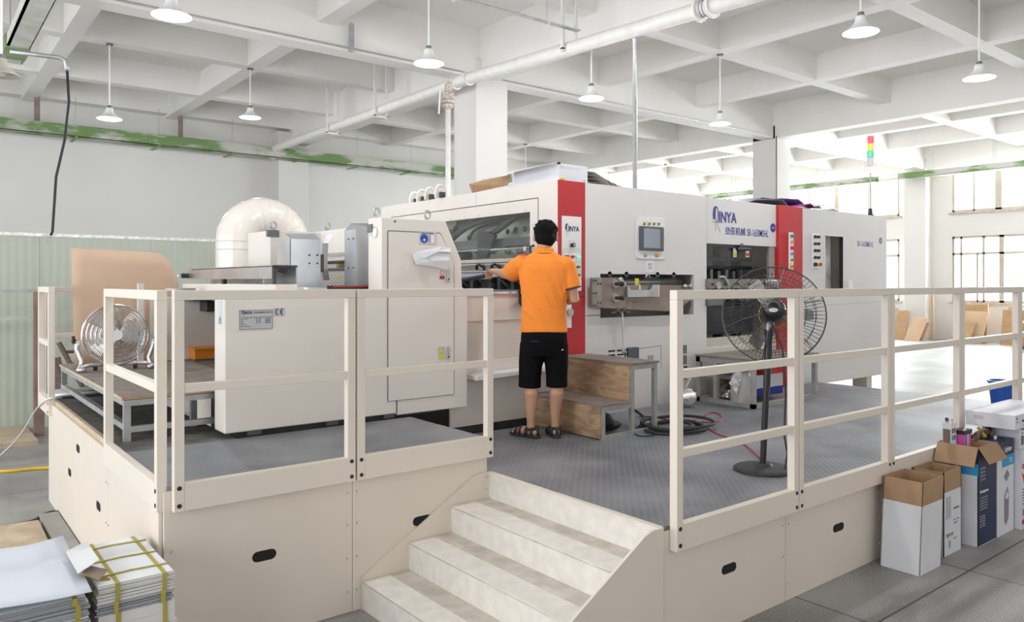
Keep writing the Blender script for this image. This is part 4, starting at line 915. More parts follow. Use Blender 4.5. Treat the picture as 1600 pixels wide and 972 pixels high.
# things on the hood roof: four clamp brackets
for k, (u, yy) in enumerate(((641, 7.75), (652.5, 7.5), (665, 7.25), (681, 7.0))):
    q = on(u, 308, y=yy); zb = 2.785
    m = MB(); m.box(q.x-.01, q.x+.13, yy-.015, yy+.015, zb, zb+.08).ring((q.x+.06, yy, zb+.08), .055, .016, (0, 1, 0), 18, 6)
    m.build('roof_clamp', cream, t); MB().box(q.x+.03, q.x+.09, yy-.05, yy-.02, zb, zb+.06).build('clamp_screw', dark, t)
# ---------- stripping unit
t = thing('stripping_unit', 'off-white stripping unit with blue lettering above a dark glazed bay', 'machine', (7.3, 6.5, 0))
xs1 = 8.012
B(xe, xs1, YM+.02, YM+.06, 2.285, ZT-.01).build('upper_panel', offw, t, bevel=.003)
B(xe, xs1, YM+.02, YM+.06, .5, 1.17).build('lower_panel', cream, t, bevel=.003)
B(xe, xs1, YM+.03, YM+.06, 1.17, 1.27).build('sill_panel', M('beige_sill', (.62, .56, .50), .5), t)
m = MB(); m.box(xe, xs1, 8.28, 8.32, 0, ZT-.01).box(xe, xs1, YM+.06, 8.32, ZT-.04, ZT-.01).box(xe, xs1, YM+.06, 8.3, .5, .54); m.build('shell', offw, t)
B(xs1-.12, xs1-.01, YM+.03, YM+.07, 1.25, 2.29).build('inner_post', M('taupe_post', (.36, .33, .30), .5), t)
B(xe, xs1-.12, YM+.05, YM+.054, 1.9, 2.285).build('guard_glass', gl_hood, t)
m = MB(); random.seed(11)
for x in (6.85, 7.12, 7.45, 7.8): m.box(x, x+.06, 5.5, 5.6, 1.2, 2.28)
for z in (2.02, 2.12, 1.75, 1.6): m.box(xe, xs1, 5.45, 5.55, z, z+.04)
for k in range(26):
    x = random.uniform(6.7, 7.8); z = random.uniform(1.3, 1.85); m.box(x, x+random.uniform(.05, .16), 5.4+random.uniform(0, .4), 5.9, z, z+random.uniform(.03, .14))
m.build('stripping_mechanism', dark, t)
m = MB()
for k in range(9): x = 6.75+.14*k; m.box(x, x+.05, 5.42, 5.47, 1.88+.02*(k % 3), 2.0+.015*(k % 2)).cyl((x+.02, 5.44, 1.66), (x+.02, 5.44, 1.88), .014, 8)
m.build('bright_fitting', steel, t)
B(xe, xs1, 6.9, 6.94, 1.2, 2.7).build('inner_back', M('grey_inner', (.42, .42, .43), .4, metal=.3), t)
m = MB(); m.box(6.75, 7.55, 6.86, 6.9, 2.12, 2.24).box(7.62, 7.8, 6.86, 6.9, 1.95, 2.25); m.build('white_back_plate', white, t)  # white plates on the inner back of the bay
for (u, m_) in ((1148.5, yellowl), (1168, redp)):
    a, b = on(u-2.5, 388, y=YM+.045), on(u+2.5, 402, y=YM+.045); lb = B(a.x, b.x, YM+.044, YM+.05, b.z, a.z).build('hanging_label', whitep, t); B(a.x+.006, b.x-.006, YM+.042, YM+.044, b.z+.01, b.z+.05).build('label_field', m_, lb)
q = on(1158, 387, y=YM+.03); MB().cyl((q.x-.12, YM+.0, q.z-.02), (q.x+.12, YM+.0, q.z-.02), .018, 10).ell((q.x, YM+.02, q.z+.01), .04, .03, .04, 10).build('guard_handle', black, t)
# gripper rails in the bay
m = MB(); m.box(xe-.02, xs1-.0, YM-.03, YM+.03, 1.80, 1.905).box(xe-.02, xs1-.3, YM-.04, YM-.03, 1.805, 1.83); m.build('upper_rail', oilst, t)
m = MB(); m.box(xe-.02, xe+.25, YM-.03, YM+.03, 1.62, 1.76).box(xe, xs1, YM+.0, YM+.03, 1.72, 1.77); m.build('lower_rail', dgrey, t)
MB().cyl((xe+.1, YM-.02, 1.70), (xs1-.1, YM-.02, 1.70), .018, 10).build('polished_rod', chrome, t)
bolts([(xe+.06+.22*k, YM-.042, 1.85) for k in range(6)], .014, dark, t)
q = on(1120, 446, y=YM-.03); MB().lathe([(.001, 0), (.04, 0), (.04, .03), (.001, .03)], (q.x, YM-.06, q.z), (0, 1, 0), 14).build('knob', steel, t)
q = on(1133, 440, y=YM-.04); MB().tube([(q.x-.12, YM-.05, q.z+.05), (q.x-.03, YM-.05, q.z+.05), (q.x+.05, YM-.05, q.z-.04)], .016, 6).build('rail_lever', steel, t)
for u in (1200, 1205, 1209): q = on(u, 440, y=YM-.05); MB().ell((q.x, YM-.06, q.z-.01), .06, .03, .035, 12).build('pneumatic_fitting', steel, t)
B(xe+.02, xs1-.12, 5.35, 5.4, 1.28, 1.6).build('lower_dark_bay', dark, t)
# lettering
yl = YM+.018
logo(6.80, 2.525, .47, yl, ink, t, M('grey_ink', (.15, .15, .18), .6))
text('劲亚机械', .094, (7.03, yl, 2.40), '-y', ink, t, bold=.0008)
fo = text('SR-1650MSHL', .115, (7.435, yl, 2.392), '-y', ink, t, bold=.0002, sx=.62)
MB().lathe([(.001, 0), (.052, 0), (.052, .002), (.001, .002)], (7.945, yl-.002, 2.505), (0, 1, 0), 24).build('round_mark', ink, t); text('+300', .03, (7.912, yl-.003, 2.495), '-y', offw, t)
# ---------- delivery unit
t = thing('delivery_unit', 'grey-white delivery end with red stripe and polished narrow window', 'machine', (9.3, 6.5, 0))
xd1 = 10.667; xd0 = 8.517
B(xs1, xd0, YM-.02, 5.2, .61, ZT-.01).build('red_stripe', red, t, bevel=.005)
wx0, wx1, wz_0, wz_1 = 9.06, 9.50, 1.74, 2.455
greyp = M('grey_white_panel', (.74, .72, .705), .3, metal=.15, var=.04, vs=1.2)
m = MB()
for (a, b, c, d_) in ((xd0, wx0, .60, ZT-.01), (wx0, wx1, wz_1, ZT-.01), (wx0, wx1, .60, wz_0), (wx1, xd1, .60, ZT-.01)): m.box(a, b, YM, YM+.05, c, d_)
m.build('front_panel', greyp, t)
m = MB(); m.box(xs1, xd1, 8.28, 8.32, .6, ZT-.01).box(xs1, xd1, YM+.05, 8.32, ZT-.04, ZT-.01).box(xd1-.04, xd1, YM+.05, 8.3, .6, ZT-.01); m.build('shell', offw, t)
for x in (xd1-.35, xs1+.2): B(x, x+.14, 5.2, 5.4, 0, .62).build('leg', cream, t)
B(wx0-.05, wx1+.05, YM+.12, YM+.13, 1.6, 2.6).build('mottled_reflection_liner', M('mottled_reflection_liner', (.80, .78, .77), .22, metal=.3, var=.45, vs=4, bump=.6, bs=5), t)  # bright mottled colour stands in for the reflection on the polished inside
B(wx1-.09, wx1, YM+.055, YM+.115, 1.6, 2.5).build('dark_jamb', M('dark_brown_jamb', (.10, .075, .06), .4), t)
m = MB(); f_ = .012; m.box(wx0-f_, wx0, YM-.004, YM+.05, wz_0, wz_1).box(wx1, wx1+f_, YM-.004, YM+.05, wz_0, wz_1).box(wx0-f_, wx1+f_, YM-.004, YM+.05, wz_1, wz_1+f_); m.build('window_trim', cream, t)
B(wx0, wx1, YM+.02, YM+.024, wz_0, wz_1).build('delivery_glass', gl_hood, t)
a, b = on(1325, 438, y=YM), on(1331, 452, y=YM); B(a.x, b.x, YM-.02, YM, b.z, a.z).build('door_handle', white, t, bevel=.003)
text('SR-1650MSHL', .105, (9.86, YM-.001, 2.345), '-y', M('faded_ink', (.20, .17, .38), .5), t, bold=.0003, sx=.72)
MB().lathe([(.001, 0), (.045, 0), (.045, .002), (.001, .002)], (10.50, YM-.002, 2.44), (0, 1, 0), 24).build('round_mark', M('faded_ink', (.20, .17, .38), .5), t); text('+300', .026, (10.47, YM-.003, 2.432), '-y', offw, t)
panel_lines([(8.75, 1.575), (xd1, 1.61)], YM-.0005, t, M('light_seam', (.55, .52, .48), .6), r=.003)
bp1 = B(8.205, 8.30, YM-.03, YM-.02, 2.02, 2.46).build('button_plate', white, t, bevel=.003)
for k, (m_, r_) in enumerate(((greenb, .018), (orangeb, .014), (redp, .02), (M('blue_button', (.1, .2, .5), .4), .013), (greenb, .013), (yellow, .024))):
    button(8.253, 2.42-.071*k, YM-.03, m_, bp1, r_, .03)
MB().lathe([(.001, 0), (.02, 0), (.02, .02), (.001, .02)], (8.253, YM-.075, 2.42-.071*5), (0, 1, 0), 14).build('emergency_cap', redp, bp1)
bp2 = B(8.755, 8.90, YM-.012, YM, 2.04, 2.475).build('button_plate', white, t, bevel=.003)
for k in range(5):
    for j in range(2):
        mm_ = black if not (k == 4 and j == 1) else yellow
        button(8.79+.075*j, 2.43-.085*k, YM-.012, mm_, bp2, .017 if k < 4 else .022, .03, nm='push_button')
MB().lathe([(.001, 0), (.022, 0), (.022, .02), (.001, .02)], (8.865, YM-.065, 2.43-.34), (0, 1, 0), 14).build('emergency_cap', redp, bp2)
# signal tower
q = on(1360, 338, y=5.3); zt = 2.775; tx = q.x
t = thing('signal_tower', 'red, amber and green signal tower on thin pole atop delivery end', 'signal light', (tx, 5.3, zt))
MB().lathe([(.05, 0), (.05, .03), (.03, .05), (.022, .13), (.001, .13)], (tx, 5.3, zt), n=16).build('base', black, t)
MB().cyl((tx, 5.3, zt+.1), (tx, 5.3, zt+.66), .011, 8).build('pole', grayst, t)
for (a, b, m_, nm) in ((.62, .72, whitep, 'lamp_foot'), (.72, .84, M('grey_lens', (.55, .55, .52), .4), 'housing'), (.84, .94, lens_g, 'green_lens'), (.94, 1.04, lens_y, 'amber_lens'), (1.04, 1.14, lens_r, 'red_lens'), (1.14, 1.17, whitep, 'cap')):
    MB().cyl((tx, 5.3, zt+a), (tx, 5.3, zt+b-.004), .048, 20).build(nm, m_, t)

# ================================================================== STAGE, FANS, BENCHES
def sq(m, a, b, w=.037):   # square bar between axis-aligned points
    x0, x1 = sorted((a[0], b[0])); y0, y1 = sorted((a[1], b[1])); z0, z1 = sorted((a[2], b[2])); h = w/2
    return m.box(x0-h, x1+h, y0-h, y1+h, z0-h, z1+h)
t = thing('low_stage', 'low plywood-topped steel stage carrying the floor fan at the left', 'stage', (1.5, 6.2, DL))
X0, X1, Y0, Y1, ZS = 1.07, 2.35, 5.25, 7.72, 1.152
B(X0-.01, X1, Y0-.01, Y1, ZS-.016, ZS).build('top_board', plyt, t)
B(X0-.012, X1, Y0-.012, Y0-.009, ZS-.016, ZS-.002).build('board_edge', woodb, t)
B(X0-.014, X0-.01, Y0-.012, Y1, ZS-.016, ZS-.002).build('board_edge', plyl, t)
sq(MB(), (X0+.02, Y0+.02, ZS-.04), (X1, Y0+.02, ZS-.04)).build('front_beam', steel, t); sq(MB(), (X0+.02, Y0+.06, ZS-.04), (X0+.02, Y1, ZS-.04)).build('side_beam', steel, t)
sq(MB(), (X0+.02, Y0+.02, DL+.075), (X1, Y0+.02, DL+.075)).build('lower_beam', steel, t); sq(MB(), (X0+.02, Y0+.06, DL+.09), (X0+.02, Y1, DL+.09)).build('lower_beam', steel, t)
for (x, y) in ((X0+.02, Y0+.02), (X0+.02, Y1-.03), (X0+.55, Y1-.5), (1.57, Y0+.3)): B(x-.02, x+.02, y-.02, y+.02, DL, ZS-.06).build('leg', steel, t)
sq(MB(), (X0+.1, Y1-.1, DL+.03), (2.2, Y1-.1, DL+.03)).build('cross_beam', steel, t)
# cardboard sheet leaning on the rear rail
t = thing('cardboard_sheet', 'large tan curved cardboard sheet leaning behind the floor fan', 'cardboard', (1.5, 7.5, ZS))
m = MB(); N = 10; top = []; bot = []
for k in range(N+1):
    f = k/N; xa = 1.20+f*.80; xb_ = 1.14+f*.80
    bot.append((xa-.06*(1-f), 7.50+.02*math.sin(f*PI), ZS)); top.append((xb_, 7.68-.06*math.sin(f*PI*.9), 2.17-.03*f-.05*max(0, f-.9)*10))
vs = []
for k in range(N+1):
    b_, t_ = Vector(bot[k]), Vector(top[k])
    for j in range(9): g = j/8; p = b_.lerp(t_, g); p.y -= .02*math.sin(g*PI); p.x += .10*math.sin(g*PI)*max(0, k/N-.6)*2; vs.append(p)
if True:
    fs = [(k*9+j, (k+1)*9+j, (k+1)*9+j+1, k*9+j+1) for k in range(N) for j in range(8)]
    m.add(vs, fs); o = m.build('sheet', kraftl, t, fix=False, smooth=True); s_ = o.modifiers.new('thickness', 'SOLIDIFY'); s_.thickness = .006
# floor fan
def fan_cage(R, depth, nrad, nring, bulge, rt=.0025, back=True):
    m = MB()
    def prof(f, sgn): return sgn*(depth/2*(1-f**3)+bulge*(1-f*f))
    for sgn in ((1, -1) if back else (1,)):
        for k in range(nrad):
            a = 2*PI*k/nrad; pts = []
            for j in range(6):
                f = .16+.84*j/5; aa = a+.25*(1-f)*sgn; pts.append((R*f*math.cos(aa), prof(f, sgn), R*f*math.sin(aa)))
            m.tube(pts, rt, 3)
        for j in range(nring): f = .25+.75*(j+1)/nring; m.ring((0, prof(f, sgn), 0), R*f, rt*1.4, (0, 1, 0), 40, 4)
    return m
def blades(n, R, w, m=None, tw=.5):
    m = MB()
    for k in range(n):
        a = 2*PI*k/n; c, s_ = math.cos(a), math.sin(a); L = []
        for j in range(6):
            r = .05+(R-.05)*j/5; hw = w*(.45+.8*j/5)*(1 if j < 5 else .75); L.append((r, hw))
        vs = []
        for (r, hw) in L:
            for sd in (-1, 1):
                x = r; t_ = hw*sd; vs.append((x*c-t_*s_, t_*tw*.8, x*s_+t_*c))
        m.add(vs, [(2*j, 2*j+1, 2*j+3, 2*j+2) for j in range(5)])
    return m
def place(root, tilt):   # rotate an empty in yaw; returns local helper
    return root
ffc = on(181, 523, y=6.95); ffd = 6.9
yawc = math.atan2(ffc.y, ffc.x)
t = thing('floor_fan', 'chrome wire floor fan wrapped in plastic standing on the low stage', 'fan', (ffc.x, 6.95, ZS), yawc-PI/2+.12)
Rf = .245; cz = ffc.z-ZS
cage = fan_cage(Rf, .10, 88, 6, .02, .0014)
hd = bpy.data.objects
cg = MB(); cg.v = [Vector((p.x, p.y, p.z+cz)) for p in cage.v]; cg.f = cage.f; cg.build('wire_cage', chrome, t, local=True, fix=False)
MB().ring((0, 0, cz), Rf, .008, (0, 1, 0), 48, 8).build('cage_rim', chrome, t, local=True)
bl_ = blades(3, Rf*.72, .055); g2 = MB(); g2.v = [Vector((p.x, p.y, p.z+cz)) for p in bl_.v]; g2.f = bl_.f; o = g2.build('blade_set', M('aluminium_blade', (.42, .42, .43), .45, metal=.3), t, local=True, fix=False)
MB().cyl((0, -.075, cz+.0), (0, -.068, cz), .042, 24).build('badge', white, t, local=True); MB().cyl((0, .01, cz), (0, .14, cz), .055, 18).build('motor', dgrey, t, local=True)
MB().lathe([(.001, 0), (.235, .0), (.24, .02), (.24, .10)], (0, .07, cz), (0, -1, 0), 40).build('plastic_wrap', gl_plas, t, local=True, smooth=True)
for sd in (-1, 1): MB().tube([(sd*(Rf+.03), 0, cz-.04), (sd*(Rf+.035), 0, cz-.10), (sd*(Rf+.0), -.01, cz-.2), (sd*(Rf+.01), -.03, .045), (sd*(Rf+.03), -.07, .02), (sd*(Rf-.02), -.09, .018)], .018, 10).build('stand_tube', M('wrapped_chrome', (.78, .78, .80), .25, metal=.8, var=.1, vs=20, bump=.4, bs=60), t, local=True, smooth=True)
MB().tube([(-Rf-.02, -.05, .035), (-Rf+.06, .02, .045), (Rf-.06, .03, .045), (Rf+.02, -.02, .04)], .018, 10).build('cross_tube', M('wrapped_chrome', (1, 1, 1)), t, local=True, smooth=True)
for sd in (-1, 1):
    MB().ell((sd*(Rf+.055), 0, cz-.04), .02, .014, .022, 10).tube([(sd*(Rf+.055), 0, cz-.06), (sd*(Rf+.06), 0, cz)], .012, 6).build('side_knob', black, t, local=True)
    B(sd*Rf-.02, sd*Rf+.02, -.06, -.02, 0, .025).build('rubber_foot', rubber, t, local=True); B(sd*Rf*.6-.015, sd*Rf*.6+.015, 0, .03, 0, .03).build('rubber_foot', rubber, t, local=True)
# pedestal fan
yawp = math.atan2(2.9, 4.42)
t = thing('pedestal_fan', 'big black pedestal fan seen from behind on the right deck', 'fan', (4.376, 2.893, D), yawp-PI/2)
MB().lathe([(.001, 0), (.185, 0), (.186, .014), (.17, .024), (.06, .034), (.045, .05), (.001, .05)], (0, 0, 0), n=40).build('round_base', M('black_cast_base', (.03, .031, .034), .6, var=.2), t, local=True, smooth=False)
MB().cyl((0, 0, .04), (.04, 0, .93), .020, 14).build('pole', black, t, local=True)
MB().cyl((.024, 0, .55), (.039, 0, .90), .023, 14).lathe([(.03, .0), (.03, .04), (.02, .05)], (.038, 0, .88), n=14).build('pole_collar', black, t, local=True)
hz = 1.012; R3 = Matrix.Rotation(math.radians(-16), 3, 'X'); off = Vector((.065, .1, hz))
def tilt(mb, o=off):
    mb.v = [o+R3@p for p in mb.v]; return mb
tilt(fan_cage(.325, .14, 72, 4, .035, .0014)).build('wire_cage', M('dark_wire', (.06, .06, .063), .4, metal=.4), t, local=True, fix=False)
tilt(MB().ring((0, 0, 0), .326, .005, (0, 1, 0), 60, 8)).build('cage_rim', M('dark_wire', (1, 1, 1)), t, local=True)
m = MB()
for k in range(6):
    a = 2*PI*k/6+.3; m.tube([(.05*math.cos(a), -.12, .05*math.sin(a)), (.2*math.cos(a), -.095, .2*math.sin(a)), (.325*math.cos(a), 0, .325*math.sin(a))], .0035, 5)
tilt(m).build('cage_brace', M('dark_wire', (1, 1, 1)), t, local=True)
tilt(MB().lathe([(.09, -.005), (.095, .0), (.09, .006)], (0, 0, 0), (0, 1, 0), 28)).build('yellow_hub_ring', M('yellow_brass_blade', (.50, .38, .10), .35, metal=.6), t, local=True)
tilt(blades(3, .25, .04, tw=.9)).build('blade_set', M('grey_blade', (.30, .29, .28), .35, metal=.6), t, local=True, fix=False)
mo = tilt(MB().lathe([(.001, -.20), (.05, -.198), (.068, -.175), (.075, -.14), (.075, -.02), (.05, .0), (.001, .01)], (0, 0, 0), (0, 1, 0), 28)).build('motor', M('black_gloss', (.010, .010, .012), .32), t, local=True, smooth=True)
m = MB()
for k in range(11):
    a = PI*.02+PI*.96*k/10; m.tube([(.032*math.cos(a), -.201, .032*math.sin(a)), (.060*math.cos(a), -.192, .060*math.sin(a))], .0035, 4)
tilt(m).build('vent_slot', M('vent_grey', (.22, .22, .23), .5), mo, local=True)
tilt(MB().ell((0, -.201, -.02), .028, .004, .015, 20)).build('maker_badge', sticker, mo, local=True)
m = MB().tube([(.04, 0, .93), (.045, -.02, .96), (.055, 0, hz-.05)], .02, 10); m.tube([(.03, -.1, hz-.09), (.035, -.11, hz-.05)], .012, 8); m.build('tilt_joint', steel, t, local=True)
MB().tube([(.05, -.08, hz-.04), (.12, -.05, .8), (.14, -.02, .5), (.13, -.03, .25), (.15, -.0, .12), (.13, -.05, .0)], .006, 6).build('power_cable', rubber, t, local=True)
# two-step box
t = thing('step_box', 'two-step wooden box on a grey steel frame beside the man', 'step stool', (4.5, 4.7, D))
sx0, sxm, sx1, sy0, sy1 = 4.215, 4.545, 4.87, 4.21, 5.04; z1, z2 = .918, 1.222
B(sx0, sx0+.014, sy0+.01, sy1, D+.01, z1-.015).build('riser_board', ply, t); B(sx0-.008, sxm, sy0-.008, sy1, z1-.016, z1).build('lower_tread', plyt, t)
B(sxm, sxm+.014, sy0+.01, sy1, z1, z2-.016).build('riser_board', ply, t); B(sxm-.01, sx1+.01, sy0-.01, sy1, z2-.018, z2).build('upper_tread', plyt, t)
m = MB(); w = .034
for (x, za) in ((sx0+.03, z1), (sxm+.03, z2), (sx1-.02, z2)):
    for y in (sy0+.018, sy1-.02): B(x-w/2, x+w/2, y-w/2, y+w/2, D, za-.018).build('frame_post', grayst, t)
for y in (sy0+.018, sy1-.02):
    B(sx0+.03, sx1-.02, y-w/2+.002, y+w/2-.002, D, D+.034).build('frame_rail', grayst, t); B(sx0+.03, sxm+.01, y-w/2+.002, y+w/2-.002, z1-.055, z1-.018).build('frame_rail', grayst, t); B(sxm+.04, sx1-.03, y-w/2+.002, y+w/2-.002, z2-.055, z2-.02).build('frame_rail', grayst, t)
B(sxm-.02, sxm+.0, sy0+.6, sy0+.64, D, z1-.02).build('inner_post', grayst, t)
o = MB().ell((4.46, 4.55, D+.09), .12, .22, .09, 14).ell((4.5, 4.42, D+.05), .16, .05, .045, 12).build('black_bag', M('black_bag', (.012, .012, .014), .6, bump=.6, bs=20), smooth=True); tag(o, 'black bag stuffed inside the lower step of the wooden box', 'bag')
# steel bench right
t = thing('steel_bench', 'grey steel work bench with wooden top below the lettering panel', 'bench', (6.8, 4.7, D))
bx0, bx1, by0, by1, zt_ = 6.40, 7.55, 4.33, 5.02, 1.125
B(bx0-.01, bx1, by0-.01, by1, zt_-.018, zt_).build('top_board', plyt, t)
for (x, y) in ((bx0+.02, by0+.02), (bx0+.02, by1-.03), (bx1-.03, by0+.02), (bx1-.03, by1-.03), (bx0+.02, by0+.45)): B(x-.022, x+.022, y-.022, y+.022, D, zt_-.02).build('leg', grayst, t)
for (a, b) in (((bx0+.02, by0+.02), (bx1-.03, by0+.02)), ((bx0+.02, by0+.02), (bx0+.02, by1-.03)), ((bx0+.02, by1-.03), (bx1-.03, by1-.03))):
    sq(MB(), (a[0], a[1], zt_-.045), (b[0], b[1], zt_-.045), .05).build('upper_rail', grayst, t); sq(MB(), (a[0], a[1], D+.025), (b[0], b[1], D+.025), .045).build('lower_rail', grayst, t)
B(bx0+.3, bx1, by1-.06, by1-.045, zt_-.3, zt_-.06).build('back_board', woodb, t); B(bx0+.3, bx1, by1-.2, by1-.03, .86, .90).build('shelf', steel, t); B(bx0+.3, bx1-.05, by1-.05, by1-.04, D+.05, .86).build('back_board', ply, t)
# stuff under the bench
t = thing('plastic_jug', 'translucent plastic jug with printed wrapper under the bench', 'jug', (6.55, 4.43, D+.0))
c = on(1158, 625, y=4.55)
MB().lathe([(.001, 0), (.10, 0), (.105, .03), (.10, .26), (.08, .33), (.06, .35), (.06, .36)], (c.x, 4.55, D+.0), n=20).build('body', M('milky_plastic', (.50, .49, .46), .35, var=.1), t, smooth=True)
MB().loft([(c.x, 4.55, D+.34, .10, .10), (c.x-.01, 4.54, D+.38, .11, .10), (c.x, 4.56, D+.43, .06, .07), (c.x, 4.56, D+.44, .01, .01)], 14).add([(c.x-.1, 4.5, D+.4), (c.x-.2, 4.55, D+.24), (c.x-.14, 4.5, D+.13), (c.x-.08, 4.48, D+.3)], [(0, 1, 2, 3)]).build('printed_wrapper', M('printed_wrapper', (.62, .60, .62), .5, var=.5, vs=22), t, fix=False, smooth=True)
c = on(1140, 622, y=4.75); o = MB().loft([(c.x, 4.75, D, .13, .12), (c.x+.01, 4.75, D+.08, .15, .13), (c.x+.02, 4.74, D+.15, .11, .10), (c.x+.03, 4.76, D+.2, .03, .04)], 16).build('plastic_bag', gl_plas, smooth=True); tag(o, 'crumpled clear plastic bag beside the jug under the bench', 'bag')
a, b = on(1188, 605, y=4.6), on(1223, 629, y=4.6)
t = thing('toolbox', 'white and blue box with red lid under the bench', 'box', ((a.x+b.x)/2, 4.7, b.z))
B(a.x-.1, b.x, 4.6, 4.85, D+.047, D+.13).build('blue_base', M('deep_blue', (.01, .03, .30), .4), t); B(a.x-.1, b.x, 4.6, 4.85, D+.13, D+.265).build('white_body', boardw, t); B(a.x+.05, b.x, 4.59, 4.86, D+.265, D+.31).build('red_lid', redp, t)
q = on(1188, 622, y=4.5); o = MB().cyl((q.x-.08, 4.62, D+.05), (q.x-.14, 4.66, D+.34), .03, 10).build('red_bottle', redp); tag(o, 'slim red bottle leaning between the jug and the white toolbox', 'bottle')
# chrome gauge on rod
gq = on(1070, 620, y=4.85)
t = thing('round_gauge', 'chrome round gauge lying on deck with long steel rod', 'gauge', (gq.x, 4.85, D))
d_ = Vector((-.45, -1, .1)).normalized()
MB().lathe([(.001, .10), (.07, .10), (.085, .09), (.085, 0), (.075, -.01), (.068, 0)], (gq.x, 4.85, gq.z), d_, 28).build('chrome_case', chrome, t, smooth=True)
MB().lathe([(.001, .002), (.068, .002)], (gq.x, 4.85, gq.z), d_, 28).build('dial_face', M('dial_white', (.6, .6, .58), .3), t, fix=False)
q1 = on(1085, 590, y=4.85); MB().cyl((gq.x+.05, 4.88, gq.z+.07), (q1.x+.02, 4.88, q1.z+.05), .013, 10).build('steel_rod', steel, t)
MB().cyl((gq.x-.02, 4.87, D), (gq.x-.01, 4.87, gq.z-.08), .015, 10).build('foot', steel, t); B(gq.x-.05, gq.x+.0, 4.86, 4.94, gq.z-.06, gq.z+.06).build('mount', steel, t)
# hoses
def curve_pts(uvs, z=None, lift=None): return [on(u, v, z=z+(lift[i] if lift else 0)) for i, (u, v) in enumerate(uvs)]
def hose(name, pts, r, m, label, cat='hose'):
    o = MB().tube(smoothp(pts), r, 8).build(name, m, smooth=True); return tag(o, label, cat)
t = thing('hose_coil', 'coil of thick black hose on the deck beside the step box', 'hose', on(1050, 668, z=D))
c = on(1052, 667, z=D+.02)
for k, (R_, dx) in enumerate(((.30, 0), (.26, .02), (.20, -.03), (.34, .06))):
    MB().tube([(c.x+dx+R_*math.cos(a), c.y+R_*.8*math.sin(a), D+.015+.012*k+.004*math.sin(3*a)) for a in [2*PI*j/40 for j in range(40)]], .013, 8, closed=True).build('hose_turn', rubber, t, smooth=True)
MB().tube(smoothp([c+Vector((-.34, .1, 0)), on(1010, 655, z=D+.02), on(998, 645, z=D+.03), on(990, 640, z=D+.06)]), .012, 8).build('hose_end', rubber, t, smooth=True)
q = on(1017, 660, z=D+.03); MB().cyl((q.x, q.y, q.z), (q.x+.07, q.y-.03, q.z+.01), .02, 10).build('brass_fitting', M('brass', (.5, .38, .16), .35, metal=.9), t)
redh = M('thin_red_hose', (.42, .06, .075), .4)
hose('red_air_hose', curve_pts([(1000, 650), (1018, 651), (1045, 656), (1075, 659), (1095, 652), (1112, 643), (1128, 648), (1128, 658), (1108, 660), (1090, 659), (1105, 668), (1122, 679), (1140, 684), (1160, 692), (1180, 708), (1192, 720)], D+.006), .006, redh, 'thin red air hose looping across the deck to the pedestal fan')
hose('black_cable', curve_pts([(985, 672), (1000, 684), (1040, 676), (1075, 672)], D+.006), .005, rubber, 'thin black cable along the foot of the step box', 'cable')
hose('white_cable', [on(96, 622, z=.9), on(75, 621, z=.93), on(55, 640, z=.7), on(40, 668, z=.42), on(20, 694, z=.2), on(0, 712, z=.03), on(-12, 722, z=.01)], .007, white, 'white cable falling from the platform to the floor at left', 'cable')
hose('yellow_hose', curve_pts([(-10, 737), (20, 736), (45, 733), (72, 731), (90, 731)], .015), .016, M('yellow_hose', (.80, .52, .03), .4), 'yellow hose on the floor left of the platform')
hose('black_floor_hose', curve_pts([(-10, 826), (25, 821), (55, 815), (66, 806), (80, 801), (91, 801)], .02), .018, rubber, 'black hose on the floor between the two wooden boards')
# ================================================================== LEFT FLOOR
t = B(-.2, 1.2, 10.3, 11.45, 0, .05).build('plywood_board', plyl); tag(t, 'pale plywood board on floor before the green partition', 'board')
m = MB().hexa([(.1, 5.6, .0), (.78, 5.75, .0), (.80, 6.85, 0), (.1, 6.9, 0)], [(.1, 5.6, .05), (.78, 5.75, .05), (.80, 6.85, .05), (.1, 6.9, .05)]); o = m.build('wooden_pallet_board', plyl); tag(o, 'pale wooden board on floor behind the loose white paper stack', 'board')
o = B(.82, .955, 5.4, 7.05, 0, .04).build('concrete_kerb', M('concrete', (.36, .35, .33), .8, var=.1, bump=.2)); tag(o, 'narrow grey concrete kerb along the left foot of the platform', 'kerb')
t = thing('wooden_ladder', 'dark old timber ladder frame leaning behind the left railing', 'ladder', (1.5, 10.2, 0))
a, b = on(92, 535, y=10.2), on(128, 610, y=10.2); a2, b2 = on(84, 560, y=10.3), on(100, 606, y=10.3)
for (p, q_) in ((a, b), (a+Vector((.16, 0, 0)), b+Vector((.12, 0, 0)))): MB().tube([p, q_+Vector((.25, -.2, -.55))], .028, 4).build('side_rail', woodd, t)
for k in range(4): p = a.lerp(b, .2+.25*k); MB().tube([p, p+Vector((.3, 0, 0))], .018, 4).build('rung', woodd, t)
o = MB().tube([a2, b2+Vector((.1, -.1, -.6))], .07, 4).build('dark_plank', woodd); tag(o, 'dark plank leaning left of the timber ladder frame', 'plank')
m = MB()
for k in range(3): m.cyl((1.05, 7.6+.08*k, DL+.06+.015*k), (2.0, 7.75+.08*k, DL+.06+.015*k), .03, 10)
for k in range(3):
    o = MB().cyl((1.0, 7.56+.09*k, DL+.03), (1.95, 7.62+.09*k, DL+.03), .03, 12).build('steel_tube', steel, smooth=True); tag(o, 'loose steel tube lying behind the low stage, %s' % ('nearest', 'middle one', 'farthest')[k], 'tube', 'steel tubes behind the stage')
